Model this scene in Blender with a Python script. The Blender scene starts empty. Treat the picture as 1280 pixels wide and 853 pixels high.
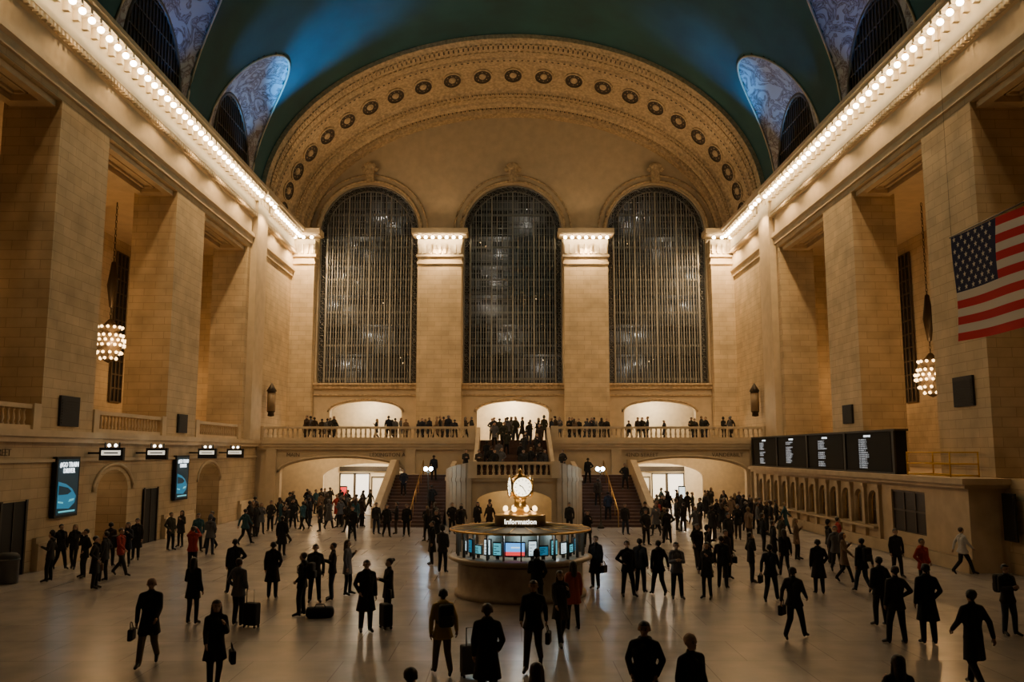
import bpy, bmesh, math, random
from mathutils import Vector, Matrix
random.seed(11)
S=bpy.context.scene
C=S.collection
pi=math.pi
H=4.4            # eye height of the photographer
# ------------------------------------------------------------------ materials
MATS={}
def mat(name,col,rough=0.6,metal=0.0,emit=None,es=0.0,noise=0.0,nscale=3.0,bump=0.0):
    if name in MATS: return MATS[name]
    m=bpy.data.materials.new(name); m.use_nodes=True
    nt=m.node_tree; b=nt.nodes['Principled BSDF']
    b.inputs['Base Color'].default_value=(*col,1); b.inputs['Roughness'].default_value=rough
    b.inputs['Metallic'].default_value=metal
    if emit:
        b.inputs['Emission Color'].default_value=(*emit,1); b.inputs['Emission Strength'].default_value=es
    if noise>0 or bump>0:
        tc=nt.nodes.new('ShaderNodeTexCoord'); n=nt.nodes.new('ShaderNodeTexNoise')
        n.inputs['Scale'].default_value=nscale; n.inputs['Detail'].default_value=5
        nt.links.new(tc.outputs['Object'],n.inputs['Vector'])
        if noise>0:
            r=nt.nodes.new('ShaderNodeValToRGB')
            r.color_ramp.elements[0].position=0.3; r.color_ramp.elements[1].position=0.7
            r.color_ramp.elements[0].color=(*[c*(1-noise) for c in col],1)
            r.color_ramp.elements[1].color=(*[min(1,c*(1+noise)) for c in col],1)
            nt.links.new(n.outputs['Fac'],r.inputs['Fac']); nt.links.new(r.outputs['Color'],b.inputs['Base Color'])
        if bump>0:
            bp=nt.nodes.new('ShaderNodeBump'); bp.inputs['Strength'].default_value=bump
            nt.links.new(n.outputs['Fac'],bp.inputs['Height']); nt.links.new(bp.outputs['Normal'],b.inputs['Normal'])
    MATS[name]=m; return m
def ashlar(name,c1,c2,mort,bw=1.3,rh=0.42,ms=0.012,rough=0.65,floor=False,bump=0.25):
    m=bpy.data.materials.new(name); m.use_nodes=True; nt=m.node_tree; N=nt.nodes; L=nt.links
    b=N['Principled BSDF']; b.inputs['Roughness'].default_value=rough
    tc=N.new('ShaderNodeTexCoord'); sp=N.new('ShaderNodeSeparateXYZ'); L.new(tc.outputs['Object'],sp.inputs[0])
    cb=N.new('ShaderNodeCombineXYZ')
    if floor:
        L.new(sp.outputs['X'],cb.inputs['X']); L.new(sp.outputs['Y'],cb.inputs['Y'])
    else:
        ad=N.new('ShaderNodeMath'); L.new(sp.outputs['X'],ad.inputs[0]); L.new(sp.outputs['Y'],ad.inputs[1])
        L.new(ad.outputs[0],cb.inputs['X']); L.new(sp.outputs['Z'],cb.inputs['Y'])
    br=N.new('ShaderNodeTexBrick'); L.new(cb.outputs[0],br.inputs['Vector'])
    br.inputs['Color1'].default_value=(*c1,1); br.inputs['Color2'].default_value=(*c2,1); br.inputs['Mortar'].default_value=(*mort,1)
    br.inputs['Scale'].default_value=1; br.inputs['Mortar Size'].default_value=ms; br.inputs['Brick Width'].default_value=bw; br.inputs['Row Height'].default_value=rh
    br.inputs['Mortar Smooth'].default_value=0.3
    n=N.new('ShaderNodeTexNoise'); n.inputs['Scale'].default_value=0.9; n.inputs['Detail'].default_value=7; L.new(tc.outputs['Object'],n.inputs['Vector'])
    r=N.new('ShaderNodeValToRGB'); r.color_ramp.elements[0].color=(.74,.74,.74,1); r.color_ramp.elements[1].color=(1.08,1.06,1.03,1)
    r.color_ramp.elements[0].position=.3; r.color_ramp.elements[1].position=.7
    L.new(n.outputs['Fac'],r.inputs['Fac'])
    mx=N.new('ShaderNodeMixRGB'); mx.blend_type='MULTIPLY'; mx.inputs[0].default_value=1
    L.new(br.outputs['Color'],mx.inputs[1]); L.new(r.outputs['Color'],mx.inputs[2]); L.new(mx.outputs[0],b.inputs['Base Color'])
    if bump:
        bp=N.new('ShaderNodeBump'); bp.inputs['Strength'].default_value=bump; bp.inputs['Distance'].default_value=.02; bp.invert=True
        L.new(br.outputs['Fac'],bp.inputs['Height']); L.new(bp.outputs['Normal'],b.inputs['Normal'])
    return m
STONE=ashlar('limestone_ashlar',(.58,.455,.285),(.51,.395,.24),(.33,.25,.15),bw=1.15,rh=.38,ms=.012,bump=.15)
STONE2=mat('smooth_limestone',(.56,.445,.29),.6,noise=.1,nscale=1.5)
STONE3=mat('carved_limestone',(.48,.355,.205),.65,noise=.35,nscale=5,bump=.6)
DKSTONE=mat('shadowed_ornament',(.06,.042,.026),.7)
MARBLE=mat('marble',(.42,.35,.27),.35,noise=.18,nscale=2)
FLOOR=ashlar('marble_floor',(.37,.335,.31),(.32,.29,.27),(.20,.18,.165),bw=1.9,rh=1.9,ms=.012,rough=.27,floor=True,bump=0)
VAULT=mat('teal_vault',(.011,.070,.076),.75,noise=.25,nscale=.35)
def webmat():
    m=bpy.data.materials.new('painted_lunette_relief'); m.use_nodes=True; nt=m.node_tree; N=nt.nodes; L=nt.links
    b=N['Principled BSDF']; b.inputs['Roughness'].default_value=.6
    tc=N.new('ShaderNodeTexCoord'); n=N.new('ShaderNodeTexNoise'); n.inputs['Scale'].default_value=.75; n.inputs['Detail'].default_value=5; n.inputs['Distortion'].default_value=2.2
    L.new(tc.outputs['Object'],n.inputs['Vector']); r=N.new('ShaderNodeValToRGB')
    e=r.color_ramp.elements; e[0].position=.36; e[0].color=(.38,.36,.38,1); e[1].position=.60; e[1].color=(.40,.38,.38,1)
    x=e.new(.44); x.color=(.10,.06,.05,1); x=e.new(.48); x.color=(.34,.32,.34,1); x=e.new(.52); x.color=(.14,.08,.06,1); x=e.new(.55); x.color=(.38,.37,.38,1)
    L.new(n.outputs['Fac'],r.inputs['Fac']); L.new(r.outputs['Color'],b.inputs['Base Color']); return m
WEB=webmat()
BRONZE=mat('dark_bronze',(.05,.04,.03),.45,.6)
BRONZE2=mat('aged_bronze',(.10,.078,.055),.45,.4)
WINM=mat('window_metal',(.24,.23,.205),.5,.2)
BLACK=mat('black_metal',(.008,.008,.009),.7)
VOID=mat('dark_glass',(.016,.0165,.017),.35)
GOLD=mat('polished_brass',(.62,.40,.14),.3,1.0)
BULB=mat('warm_bulb',(1,.9,.7),.4,emit=(1,.79,.48),es=38)
BULB2=mat('chandelier_bulb',(1,.85,.6),.4,emit=(1,.62,.25),es=6)
WHITEL=mat('white_lamp',(1,1,1),.4,emit=(.62,.84,1),es=70)
SIGNL=mat('sign_lamp',(1,1,1),.4,emit=(1,.93,.8),es=8)
OPAL=mat('opal_clock_glass',(1,.95,.8),.4,emit=(1,.9,.66),es=3.2)
LITWALL=mat('lit_cream_wall',(.85,.72,.50),.6,noise=.08)
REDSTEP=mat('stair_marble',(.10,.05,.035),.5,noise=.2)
SCRW=mat('screen_white',(.8,.9,1),.3,emit=(.7,.92,1),es=1.5)
SCRC=mat('screen_cyan',(.1,.5,.6),.3,emit=(.10,.48,.58),es=1.0)
SCRB=mat('screen_blue',(.1,.3,.8),.3,emit=(.07,.33,.85),es=2)
SCRR=mat('screen_red',(.8,.05,.05),.3,emit=(.9,.05,.05),es=1.5)
SCRD=mat('screen_dark_blue',(.01,.02,.03),.6,emit=(.01,.05,.07),es=.35)
SCRM=mat('screen_mid_blue',(.02,.08,.12),.6,emit=(.02,.20,.34),es=.8)
TXTW=mat('lit_lettering',(1,1,1),.4,emit=(.85,.95,1),es=2.2)
TXTK=mat('sign_lettering',(1,1,1),.4,emit=(1,.95,.8),es=4)
TXTG=mat('carved_lettering',(.14,.1,.06),.6)
YEL=mat('yellow_paint',(.60,.33,.02),.45)
# ------------------------------------------------------------------ helpers
def link(o): C.objects.link(o); return o
def newobj(name,me,mats=(),parent=None,loc=(0,0,0),rotz=0,label=None,category=None,kind=None,group=None):
    o=bpy.data.objects.new(name,me)
    if me is not None and hasattr(me,'materials'):
        if len(me.materials)==0:
            for m in mats: me.materials.append(m)
    o.location=loc; o.rotation_euler=(0,0,rotz)
    if parent: o.parent=parent
    if label: o['label']=label
    if category: o['category']=category
    if kind: o['kind']=kind
    if group: o['group']=group
    return link(o)
def bm2me(bm,name='m',smooth=False,recalc=True):
    if recalc: bmesh.ops.recalc_face_normals(bm,faces=bm.faces)
    me=bpy.data.meshes.new(name); bm.to_mesh(me); bm.free()
    if smooth: me.polygons.foreach_set('use_smooth',[True]*len(me.polygons))
    return me
def box(bm,x0,x1,y0,y1,z0,z1,mi=0):
    v=[bm.verts.new(p) for p in ((x0,y0,z0),(x1,y0,z0),(x1,y1,z0),(x0,y1,z0),(x0,y0,z1),(x1,y0,z1),(x1,y1,z1),(x0,y1,z1))]
    for q in ((3,2,1,0),(4,5,6,7),(0,1,5,4),(1,2,6,5),(2,3,7,6),(3,0,4,7)):
        f=bm.faces.new([v[i] for i in q]); f.material_index=mi
def lathe(bm,prof,n=16,c=(0,0,0),mi=0,sm=True):
    rings=[]
    for r,z in prof:
        if r<1e-4: rings.append([bm.verts.new((c[0],c[1],c[2]+z))])
        else: rings.append([bm.verts.new((c[0]+r*math.cos(2*pi*i/n),c[1]+r*math.sin(2*pi*i/n),c[2]+z)) for i in range(n)])
    for a,b in zip(rings,rings[1:]):
        for i in range(n):
            j=(i+1)%n
            if len(a)==1 and len(b)==1: continue
            if len(a)==1: f=bm.faces.new((a[0],b[j],b[i]))
            elif len(b)==1: f=bm.faces.new((a[i],a[j],b[0]))
            else: f=bm.faces.new((a[i],a[j],b[j],b[i]))
            f.material_index=mi; f.smooth=sm
def tube(bm,pts,r,n=6,mi=0,closed=False):
    pts=[Vector(p) for p in pts]; rings=[]; m=len(pts)
    for i,p in enumerate(pts):
        if closed: d=pts[(i+1)%m]-pts[i-1]
        else: d=pts[min(i+1,m-1)]-pts[max(i-1,0)]
        d.normalize(); up=Vector((0,0,1)) if abs(d.z)<.95 else Vector((1,0,0))
        a=d.cross(up).normalized(); b=a.cross(d)
        rr=r[i] if isinstance(r,(list,tuple)) else r
        rings.append([bm.verts.new(p+a*rr*math.cos(2*pi*k/n)+b*rr*math.sin(2*pi*k/n)) for k in range(n)])
    rng=range(m) if closed else range(m-1)
    for i in rng:
        A=rings[i];B=rings[(i+1)%m]
        for k in range(n):
            f=bm.faces.new((A[k],A[(k+1)%n],B[(k+1)%n],B[k])); f.material_index=mi; f.smooth=True
    if not closed:
        for R in (rings[0],rings[-1]):
            f=bm.faces.new(R); f.material_index=mi
def segbox(bm,p,q,w,z0,z1,mi=0):
    p=Vector(p);q=Vector(q);d=(q-p); d.z=0
    if d.length<1e-6: return
    n=Vector((-d.y,d.x,0)).normalized()*w/2; v=[]
    for a in (p,q):
        for s in (-1,1):
            for z in (z0,z1): v.append(bm.verts.new(a+n*s+Vector((0,0,z))))
    for f in ((0,1,3,2),(4,6,7,5),(0,4,5,1),(2,3,7,6),(1,5,7,3),(0,2,6,4)):
        g=bm.faces.new([v[i] for i in f]); g.material_index=mi
def ball(bm,c,r,sub=1,mi=0,sc=(1,1,1)):
    res=bmesh.ops.create_icosphere(bm,subdivisions=sub,radius=r,matrix=Matrix.Translation(c)@Matrix.Diagonal((*sc,1)))
    fs=set()
    for v in res['verts']:
        for f in v.link_faces: fs.add(f)
    for f in fs: f.material_index=mi; f.smooth=True
def plate(outline,holes,thick,M,name='plate'):
    cu=bpy.data.curves.new('tmp','CURVE'); cu.dimensions='2D'; cu.fill_mode='BOTH'; cu.extrude=thick/2
    for pts in [outline]+holes:
        sp=cu.splines.new('POLY'); sp.points.add(len(pts)-1)
        for i,p in enumerate(pts): sp.points[i].co=(p[0],p[1],0,1)
        sp.use_cyclic_u=True
    ob=bpy.data.objects.new('tmp',cu); link(ob); dg=bpy.context.evaluated_depsgraph_get(); dg.update()
    me=bpy.data.meshes.new_from_object(ob.evaluated_get(dg)); me.name=name
    bpy.data.objects.remove(ob); bpy.data.curves.remove(cu)
    me.transform(M)
    bm=bmesh.new(); bm.from_mesh(me); bmesh.ops.remove_doubles(bm,verts=bm.verts,dist=1e-4); bmesh.ops.recalc_face_normals(bm,faces=bm.faces); bm.to_mesh(me); bm.free()
    me.materials.clear()
    me.polygons.foreach_set('use_smooth',[False]*len(me.polygons))
    return me
def MYZ(x): return Matrix(((0,0,1,x),(1,0,0,0),(0,1,0,0),(0,0,0,1)))   # u->Y v->Z w->X
def MXZ(y): return Matrix(((1,0,0,0),(0,0,1,y),(0,1,0,0),(0,0,0,1)))   # u->X v->Z w->Y
def rect(a,b,c,d): return [(a,c),(b,c),(b,d),(a,d)]
def arch(cx,hw,z0,zs,zt,n=20):
    p=[(cx-hw,z0)]
    for i in range(n+1):
        t=pi-pi*i/n; p.append((cx+hw*math.cos(t),zs+(zt-zs)*math.sin(t)))
    p.append((cx+hw,z0)); return p
def text(body,size,loc,rot,m,parent=None,name='lettering',ext=.01,align='CENTER'):
    cu=bpy.data.curves.new(name,'FONT'); cu.body=body; cu.size=size; cu.align_x=align; cu.extrude=ext; cu.resolution_u=2
    t=bpy.data.objects.new('tmp',cu); link(t); dg=bpy.context.evaluated_depsgraph_get(); dg.update()
    me=bpy.data.meshes.new_from_object(t.evaluated_get(dg)); bpy.data.objects.remove(t); bpy.data.curves.remove(cu)
    me.materials.clear(); me.materials.append(m)
    o=bpy.data.objects.new(name,me); o.location=loc; o.rotation_euler=rot
    if parent: o.parent=parent
    return link(o)
def empty(name,loc,label,cat,rotz=0,group=None):
    o=bpy.data.objects.new(name,None); o.empty_display_size=.3; o.location=loc; o.rotation_euler=(0,0,rotz)
    o['label']=label; o['category']=cat
    if group: o['group']=group
    return link(o)
def light(kind,loc,power,col,target=None,size=.1,angle=150,blend=.3,name='lamp_light'):
    d=bpy.data.lights.new(name,kind); d.energy=power; d.color=col
    if kind in('POINT','SPOT'): d.shadow_soft_size=size
    if kind=='SPOT': d.spot_size=math.radians(angle); d.spot_blend=blend
    o=bpy.data.objects.new(name,d); o.location=loc
    if target is not None:
        o.rotation_euler=(Vector(target)-Vector(loc)).to_track_quat('-Z','Y').to_euler()
    link(o); return o
def struct(name,me,mats,label=None):
    return newobj(name,me,mats,kind='structure',label=label)
WARM=(1,.655,.33)
# ------------------------------------------------------------------ camera
cam=bpy.data.cameras.new('camera'); co=bpy.data.objects.new('camera',cam); link(co)
cam.lens=30.375; cam.sensor_width=36; cam.clip_end=400; cam.clip_start=.1
co.location=(-.3,0,H); co.rotation_euler=(math.radians(97.3),0,math.radians(-.19)); S.camera=co
cs,sn=math.cos(math.radians(7.3)),math.sin(math.radians(7.3))
def on_floor(u,v,z=0.0):
    w=426.5-v; k=(z-H)/(1080*sn+w*cs); return (-.3+(u-636.4)*k,(1080*cs-w*sn)*k)
# ------------------------------------------------------------------ world
w=bpy.data.worlds.new('world'); S.world=w; w.use_nodes=True
w.node_tree.nodes['Background'].inputs[0].default_value=(1,.72,.45,1); w.node_tree.nodes['Background'].inputs[1].default_value=.015
# ------------------------------------------------------------------ room shell
bm=bmesh.new(); box(bm,-28,28,-3,84,-.3,0); struct('floor',bm2me(bm),[FLOOR])
OPEN=[(12.6,20.7),(24.7,32.8),(36.9,44.8),(49,57.3)]
for sgn,nm in ((-1,'left'),(1,'right')):
    zb=5.2 if sgn<0 else 3.4
    holes=[rect(a,b,zb,18.2) for a,b in OPEN]
    if sgn<0:
        holes+=[arch(39.2,1.5,.02,2.7,3.6),arch(51.6,1.9,.02,2.7,3.7),arch(27.5,1.7,.02,2.7,3.7)]
    me=plate(rect(-3,70.8,0,22),holes,2.3,MYZ(sgn*19.15)); struct('wall_'+nm,me,[STONE])
    bm=bmesh.new(); box(bm,26*sgn,26.4*sgn,-3,70,0,18.6); struct('wall_gallery_'+nm,bm2me(bm),[STONE])
    bm=bmesh.new(); box(bm,20.3*sgn,26*sgn,60.2,60.5,0,18.6); struct('wall_gallery_end_'+nm,bm2me(bm),[STONE])
    bm=bmesh.new(); box(bm,20.3*sgn,26*sgn,-3,60,zb-.3,zb); struct('floor_gallery_'+nm,bm2me(bm),[MARBLE])
    bm=bmesh.new(); box(bm,20.3*sgn,26*sgn,-3,62,18.25,18.6)
    struct('ceiling_gallery_'+nm,bm2me(bm),[STONE2])
    bm=bmesh.new()
    for a,b in OPEN:
        for x0,x1,y0,y1 in ((18.25,18.6,a,b),(19.7,20.05,a,b),(18.6,19.7,a,a+.6),(18.6,19.7,b-.6,b)):
            box(bm,sgn*x0,sgn*x1,y0,y1,17.95,18.2)
        for x0,x1,y0,y1 in ((18.85,18.93,a+.9,b-.9),(19.37,19.45,a+.9,b-.9),(18.85,19.45,a+.9,a+1.0),(18.85,19.45,b-1.0,b-.9)):
            box(bm,sgn*x0,sgn*x1,y0,y1,18.08,18.2)
    struct('trim_coffer_'+nm,bm2me(bm),[STONE2])
    # entablature
    prof=[(0,18.5),(.14,18.5),(.14,18.85),(.3,18.95),(.3,19.2),(.1,19.3),(.1,20.35),(.22,20.4),(.22,20.6),(.36,20.7),(.36,20.95),(.26,21.0),(.26,21.95),(1.0,21.98),(1.0,22.12),(1.12,22.2),(1.12,22.42),(0,22.5)]
    bm=bmesh.new(); A=[];B=[]
    for d,z in prof:
        A.append(bm.verts.new((sgn*(18-d),-3,z))); B.append(bm.verts.new((sgn*(18-d),69.6,z)))
    for i in range(len(prof)-1): bm.faces.new((A[i],A[i+1],B[i+1],B[i]))
    y=14.0
    while y<69:
        box(bm,sgn*(18-.98),sgn*(18-.26),y-.09,y+.09,21.82,21.97); box(bm,sgn*(18-.5),sgn*(18-.26),y-.1,y+.1,21.5,21.96); y+=.78
    y=14.0
    while y<69:
        box(bm,sgn*(18-.42),sgn*(18-.22),y,y+.13,20.42,20.6); y+=.3
    box(bm,sgn*17.55,sgn*18,57.9,60.3,5.2,21.9)
    box(bm,sgn*16.85,sgn*18,57.7,60.5,21.95,22.45)
    struct('trim_cornice_'+nm,bm2me(bm),[STONE2])
    bm=bmesh.new()
    P=[(-3,12.6),(20.7,24.7),(32.8,36.9),(44.8,49),(57.3,61)]
    for a,b in P:
        if sgn<0 or b<37:
            box(bm,sgn*17.75,sgn*18,a-.0,b+.0,0,1.0); box(bm,sgn*17.85,sgn*18,a,b,1.0,1.2)
    if sgn<0:
        box(bm,-18,-17.72,-3,60.9,4.75,4.95); box(bm,-18,-17.6,-3,60.9,4.95,5.2); box(bm,-18,-17.85,-3,60.9,4.0,4.12)
    struct('baseboard_'+nm,bm2me(bm),[STONE2])
    bm=bmesh.new(); x=25.96*sgn; yc=56.2
    box(bm,x-.03*sgn,x,yc-.8,yc+.8,7.6,17.4,1)
    for i in range(4): box(bm,x-.12*sgn,x,yc-.8+i*.53-.05,yc-.8+i*.53+.05,7.6,17.4,0)
    for i in range(12): box(bm,x-.1*sgn,x,yc-.8,yc+.8,7.6+i*.89-.04,7.6+i*.89+.04,0)
    struct('window_gallery_'+nm,bm2me(bm),[BRONZE2,VOID])
# --- vault
a0,b0,zc=18.1,12.5,22.2; YC=[53.15,41.0,28.85]; PM=math.radians(36)
bm=bmesh.new(); ny,nf=252,120; g=[]
for i in range(ny+1):
    y=-3+63*i/ny
    g.append([bm.verts.new((a0*math.cos(pi*j/nf),y,zc+b0*math.sin(pi*j/nf))) for j in range(nf+1)])
for i in range(ny):
    y=-3+63*(i+.5)/ny
    for j in range(nf):
        ph=pi*(j+.5)/nf; q=min(ph,pi-ph); skip=False
        for yc in YC:
            t=(y-yc)/4.4
            if abs(t)<1 and q<PM*math.sqrt(1-t*t): skip=True
        if skip: continue
        f=bm.faces.new((g[i][j],g[i][j+1],g[i+1][j+1],g[i+1][j])); f.smooth=True
bmesh.ops.delete(bm,geom=[v for v in bm.verts if not v.link_faces],context='VERTS')
struct('ceiling',bm2me(bm),[VAULT])
k=0
for sgn in (-1,1):
    for yc in YC:
        k+=1; bm=bmesh.new(); n=40; m=8; R=[]; rib=[]
        for i in range(n+1):
            s=pi*i/n; ph=PM*math.sin(s)
            Aa=Vector((sgn*18.0,yc+3.5*math.cos(s),21.9+5.1*math.sin(s)**.8 if 0<i<n else 21.9))
            G=Vector((sgn*a0*math.cos(ph),yc+4.45*math.cos(s),zc+b0*math.sin(ph))); rib.append(G-Vector((sgn*.03,0,.03)))
            R.append([bm.verts.new(Aa.lerp(G,j/m)+Vector((0,0,.55*math.sin(pi*j/m)*math.sin(s)))) for j in range(m+1)])
        for i in range(n):
            for j in range(m):
                f=bm.faces.new((R[i][j],R[i+1][j],R[i+1][j+1],R[i][j+1])); f.smooth=True
        tube(bm,rib,.07,6,1)
        struct('trim_lunette_%d'%k,bm2me(bm),[WEB,STONE2])
        bm=bmesh.new()
        pts=[(yc+3.5*math.cos(pi*i/24),21.9+(5.1*math.sin(pi*i/24)**.8 if 0<i<24 else 0)) for i in range(25)]
        f=bm.faces.new([bm.verts.new((sgn*18.12,p[0],p[1])) for p in pts]); f.material_index=1
        tube(bm,[(sgn*18.0,p[0],p[1]) for p in pts],.13,6,0)
        for i in range(-8,9):
            y=yc+i*.4
            t=(y-yc)/3.5; zt=21.9+5.1*(1-t*t)**.4
            box(bm,sgn*17.98,sgn*18.06,y-.03,y+.03,21.9,zt)
        for i in range(1,5):
            z=21.9+i*1.2; ss=min(1,((z-21.9)/5.1))**1.25; hw=3.5*math.sqrt(max(0,1-ss*ss))
            if hw>.2: box(bm,sgn*17.99,sgn*18.07,yc-hw,yc+hw,z-.04,z+.04)
        struct('window_lunette_%d'%k,bm2me(bm),[BRONZE2,VOID])
# --- end arch soffit
def ell(t,phi,inset=0.0):
    a=18.1+(17.4-18.1)*t-inset; b=12.5+(11.1-12.5)*t-inset; z=22.2+(21.8-22.2)*t
    return Vector((a*math.cos(phi),60+10*t,z+b*math.sin(phi)))
prof=[(-.02,-.1),(-.02,.35),(.02,.45),(.05,.45),(.06,.3),(.10,.3),(.11,.2),(.13,.2),(.14,.1),(.24,.1),(.25,.22),(.28,.22),(.29,.05),(.30,0),(.66,0),(.67,.06),(.68,.24),(.72,.24),(.73,.12),(.82,.12),(.83,.3),(.87,.36),(.88,.2),(.93,.2),(.94,.45),(1.0,.5),(1.005,.9)]
bm=bmesh.new(); n=128; rows=[]
for t,ins in prof: rows.append([bm.verts.new(ell(t,pi*i/n,ins)) for i in range(n+1)])
for a,b in zip(rows,rows[1:]):
    for i in range(n): bm.faces.new((a[i],a[i+1],b[i+1],b[i]))
def deco(t,ins,count,w,d,hh,mi=0):
    for i in range(count):
        ph=pi*(i+.5)/count; p=ell(t,ph,ins); q=ell(t,ph+.01,ins); tn=(q-p).normalized(); yv=Vector((0,1,-.12)).normalized(); nn=tn.cross(yv)
        vs=[]
        for a in(-1,1):
            for b in(-1,1):
                for c in (0,1): vs.append(bm.verts.new(p+tn*w/2*a+yv*d/2*b+nn*hh*c*(1 if nn.dot(p-Vector((0,p.y,22)))<0 else -1)))
        for f in ((0,1,3,2),(4,6,7,5),(0,4,5,1),(2,3,7,6),(1,5,7,3),(0,2,6,4)):
            g=bm.faces.new([vs[i2] for i2 in f]); g.material_index=mi
deco(.085,.3,150,.18,.5,.1); deco(.19,.1,130,.24,.45,.07); deco(.70,.24,150,.15,.3,.1); deco(.775,.12,130,.2,.4,.08); deco(.905,.2,150,.16,.35,.12); deco(0.035,.45,150,.16,.16,.1)
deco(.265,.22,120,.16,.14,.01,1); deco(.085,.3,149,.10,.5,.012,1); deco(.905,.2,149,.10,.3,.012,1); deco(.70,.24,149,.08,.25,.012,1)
for i in range(23):   # oval medallions
    ph=pi*(i+.5)/23; p=ell(.48,ph,0); q=ell(.48,ph+.01,0); r=ell(.5,ph,0); tn=(q-p).normalized(); yv=(r-p).normalized(); nn=tn.cross(yv)
    if nn.dot(p-Vector((0,p.y,22)))>0: nn=-nn
    def ring(rad,h): return [bm.verts.new(p+(tn*math.cos(2*pi*j/20)*1.08+yv*math.sin(2*pi*j/20)*1.35)*rad+nn*h) for j in range(20)]
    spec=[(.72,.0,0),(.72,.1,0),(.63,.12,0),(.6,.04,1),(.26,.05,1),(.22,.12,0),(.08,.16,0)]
    prev=None
    for rad,h,mi in spec:
        cur=ring(rad,h)
        if prev:
            for j in range(20):
                f=bm.faces.new((prev[j],prev[(j+1)%20],cur[(j+1)%20],cur[j])); f.material_index=mi
        prev=cur
    bm.faces.new(prev)
    for j in range(8):
        aa=2*pi*j/8; ball(bm,p+(tn*math.cos(aa)*1.08+yv*math.sin(aa)*1.35)*.42+nn*.06,.045,1,0)
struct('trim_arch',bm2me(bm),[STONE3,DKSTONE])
# --- end wall (above balcony)
WX=[-11.9,0,11.9]
out=[(-18.4,5.2)]
out+=[(-18.4,22.4)]+[(17.9*math.cos(pi-pi*i/40),21.8+11.5*math.sin(pi-pi*i/40)) for i in range(1,40)]+[(18.4,22.4),(18.4,5.2)]
holes=[arch(x,4.1,9.9,22.5,26.6,28) for x in WX]+[arch(x,2.9,5.22,7.6,8.45,16) for x in WX]
struct('wall_back',plate(out,holes,.8,MXZ(70.4)),[STONE2])
bm=bmesh.new()
for x in WX:
    for rr,rad in ((4.35,.12),(4.85,.09)):
        P=[(x+rr*math.cos(pi-pi*i/28),69.95,22.5+rr*math.sin(pi-pi*i/28)) for i in range(29)]
        tube(bm,P,rad,6)
    box(bm,x-.35,x+.35,69.55,70,26.7,27.9); ball(bm,(x,69.6,28.05),.42,2,0,(1.3,.6,.8)); ball(bm,(x-.5,69.7,27.8),.25,1); ball(bm,(x+.5,69.7,27.8),.25,1)
    P=[(x+3.05*math.cos(pi-pi*i/16),69.97,7.6+1.0*math.sin(pi-pi*i/16)) for i in range(17)]
    tube(bm,P,.08,6)
box(bm,-18,18,69.75,70,9.45,9.75); box(bm,-18,18,69.6,70,9.75,9.9); box(bm,-18,18,69.85,70,8.9,9.0)
struct('trim_window_surround',bm2me(bm),[STONE3])
k=0
for x,hw in ((-5.95,1.78),(5.95,1.78),(-17.15,1.0),(17.15,1.0)):
    bm=bmesh.new(); box(bm,x-hw,x+hw,69.0,70,5.2,20.6); box(bm,x-hw-.12,x+hw+.12,68.88,70,5.2,6.1)
    k+=1; struct('wall_pier_%d'%k,bm2me(bm),[STONE])
    bm=bmesh.new()
    box(bm,x-hw-.08,x+hw+.08,68.88,70,19.55,19.75); box(bm,x-hw-.12,x+hw+.12,68.84,70,20.15,20.35); box(bm,x-hw-.03,x+hw+.03,68.95,70,20.35,21.6)
    nf_=int(hw*2/.36)
    for i in range(nf_): xx=x-hw+.16+(2*hw-.32)*i/(nf_-1); box(bm,xx-.1,xx+.1,68.78,68.96,20.4,21.2)
    box(bm,x-hw-.5,x+hw+.5,68.3,70,21.98,22.4); box(bm,x-hw-.4,x+hw+.4,68.4,70,21.9,21.98)
    struct('trim_capital_%d'%k,bm2me(bm),[STONE2])
    for q in ((-.66,0,.66) if hw>1.5 else (0,)):
        light('POINT',(x+q*hw,68.2,21.1),75,(1,.76,.45),size=.05)
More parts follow.
